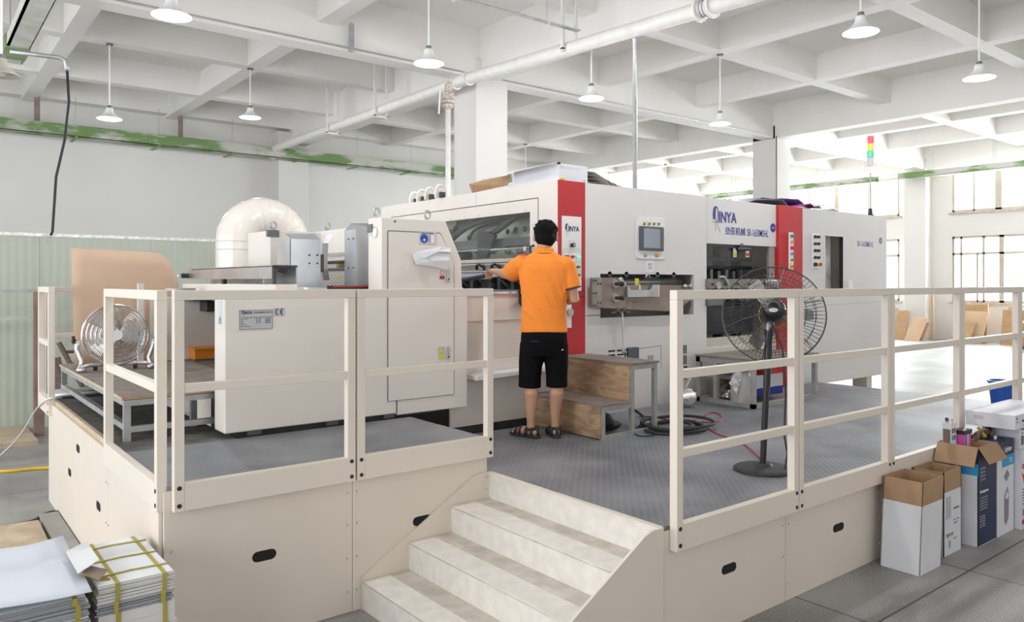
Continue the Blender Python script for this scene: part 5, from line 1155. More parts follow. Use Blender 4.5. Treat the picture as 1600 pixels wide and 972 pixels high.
# paper bundles: right stack
random.seed(4)
bund = []
hts = [.075, .05, .095, .095, .05, .1, .12]; z = .60
gp = 'strapped paper bundles in the near left stack'
nmz = ['strapped bundle of white sheets on top of the right paper stack', 'grey-edged bundle, second from the top of the right paper stack', 'white bundle, third from the top of the right paper stack', 'white bundle, fourth from the top of the right paper stack', 'crumpled grey bundle, fifth from the top of the right paper stack', 'white bundle, sixth from the top of the right paper stack', 'lowest white bundle of the right paper stack']
def bundle(x0, x1, y0, y1, z0, z1, label, grey=False, topstrap=False, skew=0, group=gp, layers=5):
    t = thing('paper_bundle', label, 'paper', ((x0+x1)/2, (y0+y1)/2, z0), 0, group)
    h = (z1-z0)
    m = MB()
    for k in range(layers):
        j = random.uniform(-.006, .006); i = random.uniform(-.006, .006)
        m.box(x0+j, x1+j, y0+i, y1+i, z0+h*k/layers+.0005, z0+h*(k+1)/layers-(.002 if grey or topstrap else .0006))
    m.build('sheets', greyedge if grey else M('paper_edge', (.72, .70, .69), .7, var=.05, vs=5), t)
    B(x0+.002, x1-.002, y0+.002, y1-.002, z1-.0006, z1+.0008).build('top_sheet', paper, t)
    for xx in (x0+.075, x1-.04): B(xx-.009, xx+.009, y0-.009, y1+.009, z0, z1+.002).build('strap', tape, t)
    if topstrap:
        for yy in (y0+.10, y0+.30, y0+.50):
            MB().tube([(x0, yy, z1+.004), ((x0+x1)/2, yy+.01, z1+.006), (x1, yy, z1+.004)], .004, 4).build('strap', tape, t)
    return t
for k, h in enumerate(hts):
    dx = random.uniform(-.012, .012) if k else 0; dy = random.uniform(-.01, .01) if k else 0
    z0 = z-h
    if z0 < 0: z0 = .0
    bundle(.628+dx, .928+dx, 3.568+dy, 4.163+dy, z0+.001, z, nmz[k], grey=(k in (1, 4)), topstrap=(k == 0), layers=(6 if k in (0, 1, 4) else 2)); z = z0
# left stack
hts2 = [.03, .06, .05, .09, .10, .12, .16]; z = .592
nm2 = ['thick pad of printed sheets under the loose white sheet', 'brown-edged bundle second in the left paper stack', 'thin printed bundle third in the left paper stack', 'white bundle fourth in the left paper stack', 'white bundle fifth in the left paper stack', 'white bundle sixth in the left paper stack', 'lowest bundle of the left paper stack']
for k, h in enumerate(hts2):
    z0 = max(0, z-h); bundle(-.05+random.uniform(-.01, .01), .585+random.uniform(-.01, .008), 3.53+random.uniform(-.01, .01), 4.27, z0+.001, z-.001, nm2[k], grey=(k in (0, 1, 2)), layers=(4 if k < 3 else 2), group='bundles in the left paper stack'); z = z0
t = thing('loose_sheet', 'wide loose white sheet curling over the left paper stack', 'paper', (.3, 3.9, .62))
m = MB(); NX, NY = 14, 10; vs = []
for i in range(NX+1):
    for j in range(NY+1):
        f, g = i/NX, j/NY; vs.append((-.15+f*.745+.01*g, 3.50+g*.8-(.0)*f, .625+.012*math.sin(f*5)+.02*max(0, f-.8)*5*g*g+.006*math.sin(g*6)))
m.add(vs, [(i*(NY+1)+j, (i+1)*(NY+1)+j, (i+1)*(NY+1)+j+1, i*(NY+1)+j+1) for i in range(NX) for j in range(NY)]); o = m.build('sheet', M('bluish_white_paper', (.74, .78, .87), .6, var=.01), t, fix=False, smooth=True); s_ = o.modifiers.new('thickness', 'SOLIDIFY'); s_.thickness = .002
# scraps
q = [on(u, v, z=.66) for (u, v) in ((103, 862), (135, 845), (155, 874), (122, 896))]
q[1].z += .0; m = MB().add([q[0], q[1], q[2], q[3], q[0]-Vector((0, 0, .002)), q[1]-Vector((0, 0, .002)), q[2]-Vector((0, 0, .002)), q[3]-Vector((0, 0, .002))], [(0, 1, 2, 3), (7, 6, 5, 4), (0, 4, 5, 1), (1, 5, 6, 2), (2, 6, 7, 3), (3, 7, 4, 0)]); o = m.build('paper_scrap', paper); tag(o, 'small white sheet sticking up between the two paper stacks', 'paper')
q = [on(u, v, z=.635) for (u, v) in ((128, 893), (142, 884), (170, 890), (154, 907))]; m = MB().add(q+[p-Vector((0, 0, .002)) for p in q], [(0, 1, 2, 3), (7, 6, 5, 4), (0, 4, 5, 1), (1, 5, 6, 2), (2, 6, 7, 3), (3, 7, 4, 0)]); o = m.build('printed_scrap', brownp); tag(o, 'brown printed scrap lying between the two paper stacks', 'paper')
pts = [on(126, 897, z=.63), on(150, 905, z=.61), on(148, 915, z=.58), on(136, 938, z=.52)]
m = MB(); w_ = Vector((.05, -.03, 0))
for a_, b_ in zip(pts[:-1], pts[1:]): m.add([a_, b_, b_+w_, a_+w_, a_-Vector((0, 0, .002)), b_-Vector((0, 0, .002)), b_+w_-Vector((0, 0, .002)), a_+w_-Vector((0, 0, .002))], [(0, 1, 2, 3), (7, 6, 5, 4), (0, 4, 5, 1), (1, 5, 6, 2), (2, 6, 7, 3), (3, 7, 4, 0)])
o = m.build('gold_ribbon', M('gold_foil', (.45, .34, .08), .3, metal=.4)); tag(o, 'gold foil strip dangling between the two paper stacks', 'ribbon')

# ================================================================== BOXES ON THE RIGHT
def open_box(t, x0, x1, y0, y1, z0, zf, zt, mo, mi, lean=(0, 0), flare=.0):
    """open carton: body walls to zf, raised brown flaps to zt"""
    th = .006; lx, ly = lean
    def P_(x, y, z): f = (z-z0)/(zt-z0); return (x+lx*f, y+ly*f, z)
    def wall(xa, ya, xb_, yb, za, zb, name, m_):
        d = Vector((xb_-xa, yb-ya, 0)).normalized(); n = Vector((-d.y, d.x, 0))*th
        b = [P_(xa, ya, za), P_(xb_, yb, za), P_(xb_+n.x, yb+n.y, za), P_(xa+n.x, ya+n.y, za)]; tp = [P_(xa, ya, zb), P_(xb_, yb, zb), P_(xb_+n.x, yb+n.y, zb), P_(xa+n.x, ya+n.y, zb)]
        return MB().hexa(b, tp).build(name, m_, t)
    for (a, b, c, d) in ((x0, y0, x1, y0), (x1, y0, x1, y1), (x1, y1, x0, y1), (x0, y1, x0, y0)):
        wall(a, b, c, d, z0, zf, 'side_wall', mo)
        if zt > zf: wall(a, b, c, d, zf, zt, 'flap', mi)
    B(x0+.01, x1-.01, y0+.01, y1-.01, z0+.002, z0+.02).build('bottom', mo, t)
t = thing('open_carton', 'white open carton with brown flaps standing against the platform', 'carton', (5.2, 2.36, 0))
open_box(t, 5.05, 5.36, 2.205, 2.455, 0, .435, .585, boardw, kraft, lean=(.05, -.00))
m = MB(); 
for k in range(3): m.box(5.09, 5.3, 2.2025, 2.2035, .50+.012*k, .503+.012*k)
t = thing('open_carton', 'narrow white carton with brown flaps and two white sticks inside', 'carton', (5.6, 2.3, 0))
open_box(t, 5.53, 5.81, 2.255, 2.46, 0, .435, .575, boardw, kraft)
text('opcox', .05, (5.565, 2.254, .125), '-y', inkg, t, sx=.9); MB().poly([(5.62+.022*math.cos(a), .07+.032*math.sin(a)) for a in [2*PI*k/16 for k in range(16)]], 'xz', 2.2535, 2.2545).build('teal_drop', tealp, t)
B(5.565, 5.64, 2.2535, 2.2545, .25, .40).build('grey_print', M('grey_print2', (.5, .5, .52), .6), t); text('OPACKAGE', .018, (5.68, 2.254, .30), '-y', inkg, t, bold=.0005)
text('Pour votre\nconfort', .022, (5.68, 2.254, .22), '-y', M('grey_print', (.35, .36, .4), .6), t); MB().ring((5.70, 2.253, .13), .035, .0025, (0, 1, 0), 12, 5, 1.6, 3.0).build('red_arc', redp, t)
for (u0, v0, u1, v1) in ((1494.5, 721, 1497, 755), (1502, 721, 1499.5, 755)):
    a, b = on(u0, v0, y=2.32), on(u1, v1, y=2.32); o = MB().cyl(a, Vector((b.x, b.y, .03)), .006, 8).build('white_stick', M('cream_stick', (.80, .80, .68), .5)); tag(o, 'thin cream stick standing in the narrow carton, %s' % ('left one' if u0 < 1500 else 'right one'), 'stick', 'sticks in the narrow carton')
# blue carton with open flaps
t = thing('blue_carton', 'tall white and navy carton with brown flaps folded out', 'carton', (6.05, 2.3, 0))
bx0, bx1, by0, by1, zc = 5.93, 6.25, 2.19, 2.46, .70
open_box(t, bx0, bx1, by0, by1, 0, zc, zc, boardw, kraft)
B(bx0, bx1, by0-.002, by0, .005, zc-.002).build('navy_side', navy, t); B(bx0-.002, bx0, by0+.0, by0+.26, .50, .585).build('cyan_band', cyanp, t); B(bx0-.002, bx0, by0, by1, .585, zc-.002).build('navy_band', navy, t)
m = MB().poly([(2.30, .24), (2.36, .22), (2.36, .43), (2.30, .5)], 'yz', bx0-.003, bx0-.0005); m.build('grey_product_print', M('print_grey_blue', (.30, .33, .40), .5), t)
m = MB().poly([(2.31, .27), (2.345, .265), (2.345, .38), (2.31, .42)], 'yz', bx0-.004, bx0-.003); m.build('dark_product_print', inkd, t)
text('Westinghouse', .026, (bx0+.02, by0-.003, .375), '-y', white, t, bold=.001)
for k in range(5): text('The quick start notes', .016, (bx0+.02, by0-.003, .335-.02*k), '-y', M('pale_print', (.45, .47, .55), .6), t)
for k in range(5): text('Model / Voltage', .015, (bx0+.02, by0-.003, .205-.018*k), '-y', M('pale_print', (.45, .47, .55), .6), t)
for k in range(4): text('220V 50Hz', .02, (bx0+.03, by0-.003, .54-.026*k), '-y', M('pale_print', (.45, .47, .55), .6), t)
def flap(p0, p1, out, down, m_, name='flap'):
    p0, p1, out = Vector(p0), Vector(p1), Vector(out); d = Vector((0, 0, -down)); th = Vector((0, 0, .005))
    q = [p0, p1, p1+out+d, p0+out+d]; e = out.normalized()*.005+th
    MB().add([*q, *[p+e for p in q]], [(0, 1, 2, 3), (7, 6, 5, 4), (0, 4, 5, 1), (1, 5, 6, 2), (2, 6, 7, 3), (3, 7, 4, 0)]).build(name, m_, t)
flap((bx0, by1, zc), (bx0, by0, zc), (-.07, 0, 0), .13, kraft); flap((bx0, by0, zc), (bx1, by0, zc), (.03, -.06, 0), .11, kraft)
B(bx0+.006, bx1-.006, by1-.012, by1-.006, .3, zc+.01).build('inner_wall', kraft, t); B(bx1-.012, bx1-.006, by0+.01, by1-.01, .3, zc).build('inner_wall', kraft, t)
# contents
zc0 = .5
a = on(1473, 688, y=2.40)
t = thing('printed_box', 'upright white box with four small photos poking out of blue carton', 'box', (5.97, 2.42, zc0))
B(5.945, 6.035, 2.375, 2.435, zc0, .845).build('body', boardw, t); B(5.955, 6.0, 2.38, 2.384, .845, .875).build('flap', boardw, t)
for k, (dx, dz, m_) in enumerate(((.012, .77, brownp), (.05, .77, M('mauve_print', (.22, .12, .18), .5)), (.012, .72, cyanp), (.05, .72, brownp))): B(5.945+dx, 5.945+dx+.026, 2.373, 2.375, dz, dz+.035).build('photo_print', m_, t)
B(5.943, 5.945, 2.38, 2.43, .7, .8).build('photo_print', brownp, t)
o = MB().cyl((6.05, 2.40, .5), (6.03, 2.44, .87), .012, 8).build('dark_stick', M('dark_red_brown', (.10, .03, .03), .4)); tag(o, 'dark brown stick beside the box with small photos', 'stick')
t = thing('striped_packet', 'cyan, white and pink packet with black top inside blue carton', 'packet', (6.1, 2.38, zc0))
x = 6.06
for k, (w_, m_) in enumerate(((.022, pinkp), (.03, cyanp), (.02, white), (.045, pinkp))): B(x, x+w_, 2.33, 2.40, zc0, .755).build('colour_stripe', m_, t); x += w_
B(6.055, 6.185, 2.325, 2.405, .755, .785).build('black_top', black, t)
t = thing('tool_bundle', 'jumble of dark tools and tape rolls heaped behind the blue carton', 'tools', (6.45, 2.38, .7))
random.seed(9)
sup = B(6.27, 6.58, 2.20, 2.45, 0, .02)
for k in range(10):
    x_ = 6.27+.075*k*.62+random.uniform(-.01, .01); z_ = .70+random.uniform(0, .04)
    if k % 3 == 0: MB().ring((x_, 2.33, z_), .035, .012, (random.uniform(-1, 1), 1, .4), 16, 6).build('tape_roll', brownp, t)
    elif k % 3 == 1: MB().ell((x_, 2.36, z_), .04, .03, .028, 10).build('dark_tool', black, t)
    else: MB().tube([(x_, 2.30, z_-.03), (x_+.03, 2.36, z_+.03)], .013, 6).build('tool_handle', (brownp if k % 2 else M('amber_tool', (.5, .3, .04), .4)), t)
B(6.41, 6.44, 2.25, 2.26, .68, .715).build('white_tag', white, t)
t = thing('product_carton', 'white carton with grey appliance picture and navy top band', 'carton', (6.42, 2.3, 0))
B(6.265, 6.575, 2.185, 2.45, 0, .69).build('body', boardw, t, bevel=.002); B(6.264, 6.576, 2.183, 2.451, .58, .691).build('navy_band', navy, t); B(6.35, 6.576, 2.182, 2.183, .50, .58).build('cyan_band', cyanp, t)
text('Lighter', .05, (6.39, 2.182, .61), '-y', white, t, bold=.001); text('712', .05, (6.47, 2.181, .52), '-y', white, t)
MB().poly([(6.38, .43), (6.45, .47), (6.49, .43), (6.43, .385)], 'xz', 2.183, 2.185).build('appliance_head_print', M('print_grey', (.24, .24, .27), .5), t)
MB().poly([(6.39, .10), (6.42, .06), (6.47, .11), (6.48, .28), (6.45, .345), (6.39, .28)], 'xz', 2.183, 2.185).build('appliance_body_print', M('print_grey', (.24, .24, .27), .5), t)
MB().poly([(6.40, .27), (6.44, .25), (6.47, .28), (6.445, .31)], 'xz', 2.181, 2.183).build('appliance_light_print', boardw, t)
t = thing('red_carton', 'red and white carton at the right edge of the picture', 'carton', (6.85, 2.25, 0))
B(6.60, 6.98, 2.14, 2.40, 0, .60).build('body', boardw, t, bevel=.002); MB().poly([(6.665, .005), (6.98, .005), (6.98, .52), (6.69, .4), (6.60, .43), (6.66, .33)], 'xz', 2.138, 2.14).build('red_print', redp, t)
text('HAIR', .05, (6.605, 2.138, .04), '-y', redp, t, bold=.002, sx=.45); text('HOT', .05, (6.61, 2.138, .46), '-y', redp, t, bold=.002, sx=.5)
for k in range(6): B(6.61, 6.65, 2.138, 2.14, .19+.022*k, .197+.022*k).build('text_line', inkg, t)
MB().ell((6.63, 2.138, .13), .012, .001, .03, 12).build('product_print', brownp, t)
t = thing('text_carton', 'white carton with small vertical print under the long tripod box', 'carton', (6.9, 2.35, .6))
B(6.62, 6.98, 2.16, 2.42, .601, .775).build('body', boardw, t, bevel=.002)
for k in range(5): B(6.65+.012*k, 6.654+.012*k, 2.158, 2.16, .63, .70).build('text_line', inkg, t)
text('Packing', .022, (6.64, 2.158, .745), '-y', inkg, t); B(6.66, 6.69, 2.158, 2.16, .715, .725).build('text_line', inkg, t)
t = thing('tripod_box', 'long white box with tripod picture lying across the cartons', 'box', (6.8, 2.3, .78))
B(6.41, 7.3, 2.12, 2.455, .777, .885).build('body', boardw, t, bevel=.003)
m = MB().tube([(6.62, 2.119, .865), (6.60, 2.119, .835), (6.605, 2.119, .80)], .006, 6).tube([(6.60, 2.119, .835), (6.55, 2.119, .83)], .008, 6).tube([(6.60, 2.119, .835), (6.64, 2.119, .87)], .005, 5).tube([(6.58, 2.119, .80), (6.62, 2.119, .80)], .005, 5); m.build('tripod_print', black, t)
MB().ring((6.445, 2.119, .86), .011, .0015, (0, 1, 0), 14, 5).build('round_print', inkg, t); text('Ballgelenk\nstativ', .012, (6.43, 2.119, .83), '-y', M('grey_print', (.35, .36, .4), .6), t)
B(6.408, 6.41, 2.33, 2.40, .83, .86).build('faint_print', M('faint_print', (.60, .55, .55), .6), t)
q = on(1597, 600, y=2.7); t = thing('blue_bin', 'blue plastic bin behind the last visible railing post', 'bin', (q.x+.12, 2.9, D))
MB().lathe([(.001, 0), (.10, 0), (.13, .24), (.14, .24), (.14, .26), (.125, .26), (.095, .01), (.001, .01)], (q.x+.12, 2.9, D), n=28).build('body', M('blue_plastic', (.02, .09, .42), .35), t, smooth=False)

# ================================================================== THINGS ON THE MACHINE ROOF
ZR = 2.786
t = thing('roof_carton', 'white flat carton with torn flap on the corner of the press roof', 'carton', (4.8, 5.4, ZR))
B(4.60, 4.96, 5.13, 5.78, ZR, ZR+.155).build('body', boardw, t, bevel=.003)
m = MB().add([(4.59, 5.12, ZR+.16), (4.59, 5.9, ZR+.15), (4.40, 6.05, ZR+.09), (4.44, 5.6, ZR+.11), (4.46, 5.2, ZR+.135)], [(0, 1, 2, 3, 4)]); o = m.build('torn_flap', boardw, t, fix=False); s_ = o.modifiers.new('thickness', 'SOLIDIFY'); s_.thickness = .004
text('○ ···························', .03, (4.62, 5.128, ZR+.11), '-y', M('faint_blue_ink', (.45, .45, .6), .6), t); text('HJY', .016, (4.90, 5.128, ZR+.01), '-y', inkg, t)
MB().ell((4.60, 5.13, ZR+.155), .02, .02, .012, 8).build('black_clip', black, t); MB().ell((4.63, 5.115, ZR+.012), .03, .012, .012, 8).build('yellow_tape', M('yellow_tape', (.85, .55, .05), .5), t)
def leaf(pts, m_, name, label, cat, th=.004):
    vs = [Vector(p) for p in pts]; n = len(vs); m = MB().add(vs, [tuple(range(n))]); o = m.build(name, m_, fix=False); s_ = o.modifiers.new('thickness', 'SOLIDIFY'); s_.thickness = th; return tag(o, label, cat)
leaf([(4.66, 6.55, ZR+.02), (4.62, 5.9, ZR+.03), (4.62, 5.85, ZR+.13), (4.62, 6.3, ZR+.13), (4.58, 6.5, ZR+.10)], kraft, 'cardboard_scrap', 'brown folded cardboard scrap left of the white roof carton', 'cardboard', .005)
leaf([(4.62, 6.95, ZR+.005), (4.62, 6.1, ZR+.01), (4.8, 6.0, ZR+.05), (4.8, 6.9, ZR+.02)], kraftl, 'flat_cardboard', 'thin flat cardboard lying on the hood roof', 'cardboard', .005)
for k in range(4):
    leaf([(4.99+.015*k, 5.3, ZR+.14-.035*k+.01), (5.10+.06*k, 5.18, ZR+.125-.03*k), (5.20+.07*k, 5.15, ZR+.07-.018*k), (5.30+.06*k, 5.16, ZR+.002+.002*k), (5.25+.05*k, 5.7, ZR+.002), (5.0, 5.75, ZR+.12-.03*k)], M('grey_brown_sheet', (.40, .36, .32), .8), 'grey_sheet', 'bent grey cardboard sheet beside the roof carton, %s' % ('topmost', 'second from top', 'third from top', 'lowest')[k], 'cardboard', .006)
def roofsheet(u0, u1, y, z0, z1, d, m_, label, nm='plastic_sheet'):
    a, b = on(u0, 300, y=y).x, on(u1, 300, y=y).x; c = (a+b)/2; z0 *= 1.9; z1 *= 1.9; leaf([(a, y, ZR+z0), (c, y-.06, ZR+(z0+z1)/2+.03), (b, y, ZR+z1), (b-.05, y+d, ZR+z1+.03), (c, y+d+.05, ZR+(z0+z1)/2+.06), (a+.03, y+d, ZR+z0+.02)], m_, nm, label, 'sheet', .006)
pur = M('violet_sheet', (.28, .22, .62), .4, var=.2); dk_ = M('dark_sheet', (.13, .11, .11), .5)
roofsheet(1168, 1205, 5.3, .01, .05, .5, dk_, 'dark sheet on the roof above the stripping unit', 'dark_sheet'); roofsheet(1185, 1222, 5.5, .05, .02, .4, M('grey_lilac_sheet', (.50, .48, .55), .4), 'pale grey sheet crossing the dark sheet on the roof')
roofsheet(1200, 1232, 5.25, .035, .01, .4, dk_, 'small dark sheet next to the red stripe on the roof', 'dark_sheet')
roofsheet(1222, 1260, 5.3, .06, .03, .5, pur, 'violet sheet on the roof above the delivery red stripe'); roofsheet(1240, 1300, 5.5, .03, .06, .5, pur, 'longest violet sheet on the delivery roof')
roofsheet(1250, 1272, 5.2, .015, .02, .3, pinkp, 'small pink sheet among the violet sheets'); roofsheet(1262, 1285, 5.2, .0, .015, .3, black, 'small black strip among the violet sheets', 'black_strip'); roofsheet(1280, 1312, 5.3, .0, .02, .4, M('grey_lilac_sheet', (.50, .48, .55), .4), 'pale grey sheet at the right end of the violet sheets')
# ================================================================== RIGHT WALL PROPS
def board(u0, u1, v0, v1, x, lean, m_, label, skew=0, th=.05, nm='leaning_board'):
    a, b = on(u0, v1, x=x), on(u1, v1, x=x); tpz = on(u0, v0, x=x).z; zf = .2
    m = MB().hexa([(x-lean, b.y, zf), (x-lean+th, b.y, zf), (x-lean+th, a.y, zf), (x-lean, a.y, zf)], [(x, b.y+skew, tpz), (x+th, b.y+skew, tpz), (x+th, a.y+skew, tpz), (x, a.y+skew, tpz)])
    o = m.build(nm, m_); return tag(o, label, 'board')
board(1394, 1402, 481, 530, 23.0, .1, plyl, 'tall narrow board half hidden behind the delivery end')
board(1400, 1419, 485, 532, 22.9, .25, woodb, 'wooden board with dark holes leaning left of the pale board', -.05)
board(1417, 1440, 496, 533, 22.7, .2, M('pale_tan_board', (.66, .47, .31), .6), 'pale tan board leaning beside the wall column', -.16); board(1424, 1446, 503, 533, 22.85, .2, woodb, 'darker board just behind the pale tan board', -.10)
o = MB().cyl((22.95, on(1458, 500, x=22.95).y, .2), (23.2, on(1457, 500, x=23.2).y, 1.72), .035, 8).build('timber_pole', woodb); tag(o, 'thin timber pole leaning on the wall column', 'pole')
board(1505, 1544, 475, 538, 23.2, .15, woodb, 'tallest wooden board leaning under the right lower window', 0); board(1500, 1538, 486, 538, 23.0, .25, M('pale_tan_board', (.66, .47, .31), .6), 'second board in front of the tallest one', -.12)
board(1492, 1519, 502, 537, 22.8, .3, woodb, 'short board nearest the viewer under the right window', -.1)
board(1567, 1584, 484, 540, 23.1, .2, woodb, 'stepped board leaning left of the crate'); board(1575, 1598, 478, 540, 23.3, .2, plyl, 'light board behind the crate at right edge')
a = on(1593, 548, x=22.2); t = thing('wooden_crate', 'wooden crate cut by the right edge of the picture', 'crate', (22.5, a.y-.6, .2))
for k in range(3): B(22.0, 22.8, a.y-1.4, a.y, .25+.33*k, .5+.33*k).build('slat_box', woodb, t)
B(21.98, 22.82, a.y-1.42, a.y+.01, 1.24, 1.30).build('crate_lid', white, t)
for yy in (a.y-.1, a.y-1.3): B(22.1, 22.7, yy-.05, yy+.05, .195, .26).build('runner', woodd, t)
# outside: lattice mast seen through the window
qm = on(1553, 440, x=27.0); t = thing('lattice_mast', 'faint steel lattice mast outside the right lower window', 'mast', (27, qm.y, 0))
for dy in (-.14, .14): MB().cyl((27, qm.y+dy, 0), (27, qm.y+dy, 2.2 if dy < 0 else 2.75), .02, 6).build('mast_leg', M('mast_grey', (.45, .42, .50), .6), t)
m = MB()
for k in range(14): z_ = .6+.115*k; m.cyl((27, qm.y-.14, z_), (27, qm.y+.14, z_+.115), .01, 4).cyl((27, qm.y+.14, z_), (27, qm.y-.14, z_+.115), .01, 4)
m.build('lattice', M('mast_grey', (1, 1, 1)), t); 
o = MB().cyl((26.5, 2, 2.28), (26.5, 18, 2.28), .012, 5).build('outside_wire', M('mast_grey', (1, 1, 1))); tag(o, 'thin wire stretched outside behind the lower windows', 'wire')
# ================================================================== THE OPERATOR
P0 = on(850, 683.5, z=D)
per = thing('person', 'man in orange polo shirt and black shorts seen from behind, working at the press', 'person', (P0.x, P0.y, D), math.atan2(P0.y, P0.x)-PI/2)
def skinpart(name, m, mb, vox, smooth_it=2, parent=per):
    o = mb.build(name, m, parent, local=True, smooth=True)
    r = o.modifiers.new('remesh', 'REMESH'); r.mode = 'VOXEL'; r.voxel_size = vox; r.use_smooth_shade = True
    s_ = o.modifiers.new('smooth', 'SMOOTH'); s_.factor = .6; s_.iterations = smooth_it; return o
def limb(m, pts, rs, n=14):
    m.tube(pts, rs, n); m.ell(pts[0], rs[0], rs[0], rs[0], 12); m.ell(pts[-1], rs[-1], rs[-1], rs[-1], 12); return m
b = MB()
# legs (x right, y forward)
for sd, kx, ax_, fy, toe in ((-1, -.095, -.105, 0, 52), (1, .095, .088, .03, 12)):
    hip = (sd*.085, .0, .84); knee = (kx, .03+fy*.5, .475); calf = (kx+.005*sd, fy*.6-.012, .345); ank = (ax_, fy, .085)
    limb(b, [hip, (kx*.98, .02, .66), knee, calf, (ax_, fy-.004, .20), (ax_, fy, .12), ank], [.088, .075, .053, .056, .040, .031, .033])
    th = math.radians(toe); d = Vector((-math.sin(th), math.cos(th), 0)); a = Vector((ax_, fy, 0)); s_ = Vector((d.y, -d.x, 0))
    limb(b, [a-d*.045+Vector((0, 0, .045)), a+Vector((0, 0, .052)), a+d*.07+Vector((0, 0, .045)), a+d*.13+Vector((0, 0, .034)), a+d*.165+Vector((0, 0, .032))], [.030, .036, .036, .030, .022], 12)
    for k in range(5):
        o_ = (k-2)*.016*sd; L = .030-.003*k
        q = a+d*(.165-.006*abs(k))+s_*o_; limb(b, [q+Vector((0, 0, .032)), q+d*L+Vector((0, 0, .028))], [.010 if k else .012, .008], 8)
# torso and neck, head
b.loft([(0, 0, .80, .155, .10), (0, 0, .90, .165, .115), (0, .01, 1.02, .15, .10), (0, .01, 1.18, .165, .105), (0, .0, 1.32, .175, .105), (0, -.005, 1.40, .15, .085), (0, 0, 1.44, .09, .065), (0, .01, 1.48, .060, .06), (0, .018, 1.53, .055, .058), (0, .03, 1.57, .05, .06)])
hc = Vector((.012, .035, 1.597)); HS = 1.10
b.ell(hc, .080, .094, .112, 22); b.ell(hc+Vector((0, .03, -.062)), .055, .062, .055, 16)            # skull, jaw
b.ell(hc+Vector((0, .098, -.018)), .013, .020, .024, 10); b.ell(hc+Vector((0, .088, -.006)), .010, .012, .03, 10)   # nose
for sd in (-1, 1):
    b.ell(hc+Vector((sd*.090, -.004, -.020)), .012, .020, .033, 12); b.ell(hc+Vector((sd*.032, .078, -.038)), .02, .018, .018, 10)
b.ell(hc+Vector((0, .086, -.060)), .024, .010, .009, 10)
# left arm reaching forward-left, right arm bent in front of the belly
LS, LE, LW = Vector((-.175, .01, 1.375)), Vector((-.285, .20, 1.285)), Vector((-.415, .40, 1.315))
limb(b, [LS, LS.lerp(LE, .5), LE, LE.lerp(LW, .35), LW], [.056, .048, .041, .040, .026])
RS, RE, RW = Vector((.180, .0, 1.37)), Vector((.238, .0, 1.085)), Vector((.13, .22, 1.08))
limb(b, [RS, RS.lerp(RE, .5), RE, RE.lerp(RW, .35), RW], [.056, .048, .042, .040, .026])
def hand(wr, d, up, sd, curl):
    d = d.normalized(); up = (up-d*up.dot(d)).normalized(); s_ = d.cross(up)*sd
    pc = wr+d*.045
    limb(b, [wr, wr+d*.025, pc, wr+d*.080], [.024, .025, .027, .020], 10); 
    for k in range(4):
        b.ell(wr+d*.072+s_*(.027-.018*k), .0115, .0115, .0125, 8)
        q = wr+d*.080+s_*(.028-.0185*k); L = (.040, .046, .043, .034)[k]; p = [q]; a = 0; dd = d
        for j, f in enumerate((1, .62, .5)):
            a += curl*(.6 if j == 0 else 1); dd = d*math.cos(a)-up*math.sin(a); q = q+dd*L*f; p.append(q)
        limb(b, p, [.0098, .0092, .0084, .0070], 8)
    q = wr+d*.03+s_*.026; p = [q, q+(d*.5+s_*.8-up*.2).normalized()*.032, q+(d*.8+s_*.75-up*.5).normalized()*.060]; limb(b, p, [.0125, .011, .0085], 8)
hand(LW, Vector((-.45, .9, .05)), Vector((.1, .1, 1)), 1, .75)
hand(RW, Vector((-.75, .6, -.1)), Vector((0, .3, 1)), -1, .7)
body = skinpart('body', skin, b, .0058, 3)
# eyes and mouth
for sd in (-1, 1):
    MB().ell(hc+Vector((sd*.031, .083, .012)), .012, .008, .007, 12).build('eye', M('eye_white', (.8, .8, .78), .3), per, local=True, smooth=True)
    MB().ell(hc+Vector((sd*.031, .0895, .012)), .005, .003, .005, 10).build('iris', black, per, local=True); MB().tube([hc+Vector((sd*.016, .090, .032)), hc+Vector((sd*.045, .081, .033))], .004, 6).build('eyebrow', hair_m, per, local=True)
MB().ell(hc+Vector((0, .094, -.060)), .022, .004, .004, 10).build('lips', M('lips', (.45, .18, .14), .5), per, local=True)
# hair: full cap, short at the nape
h = MB(); random.seed(2)
h.ell(hc+Vector((0, -.008, .028)), .094, .104, .100, 26); h.ell(hc+Vector((0, -.035, -.015)), .087, .074, .080, 20); h.loft([(hc.x, hc.y-.030, hc.z-.088, .050, .042), (hc.x, hc.y-.034, hc.z-.06, .066, .054), (hc.x, hc.y-.03, hc.z-.02, .081, .068)], 16)
for k in range(90):
    a = random.uniform(0, 2*PI); e = random.uniform(.05, 1.15); n_ = Vector((math.cos(a)*math.cos(e), math.sin(a)*math.cos(e), math.sin(e)))
    p = hc+Vector((0, -.008, .028))+Vector((n_.x*.088, n_.y*.098, n_.z*.094)); h.tube([p, p+n_*.016+Vector((.008*math.cos(a+1), .008*math.sin(a+1), -.004))], [.008, .002], 5)
hr = skinpart('hair', hair_m, h, .0045, 1)
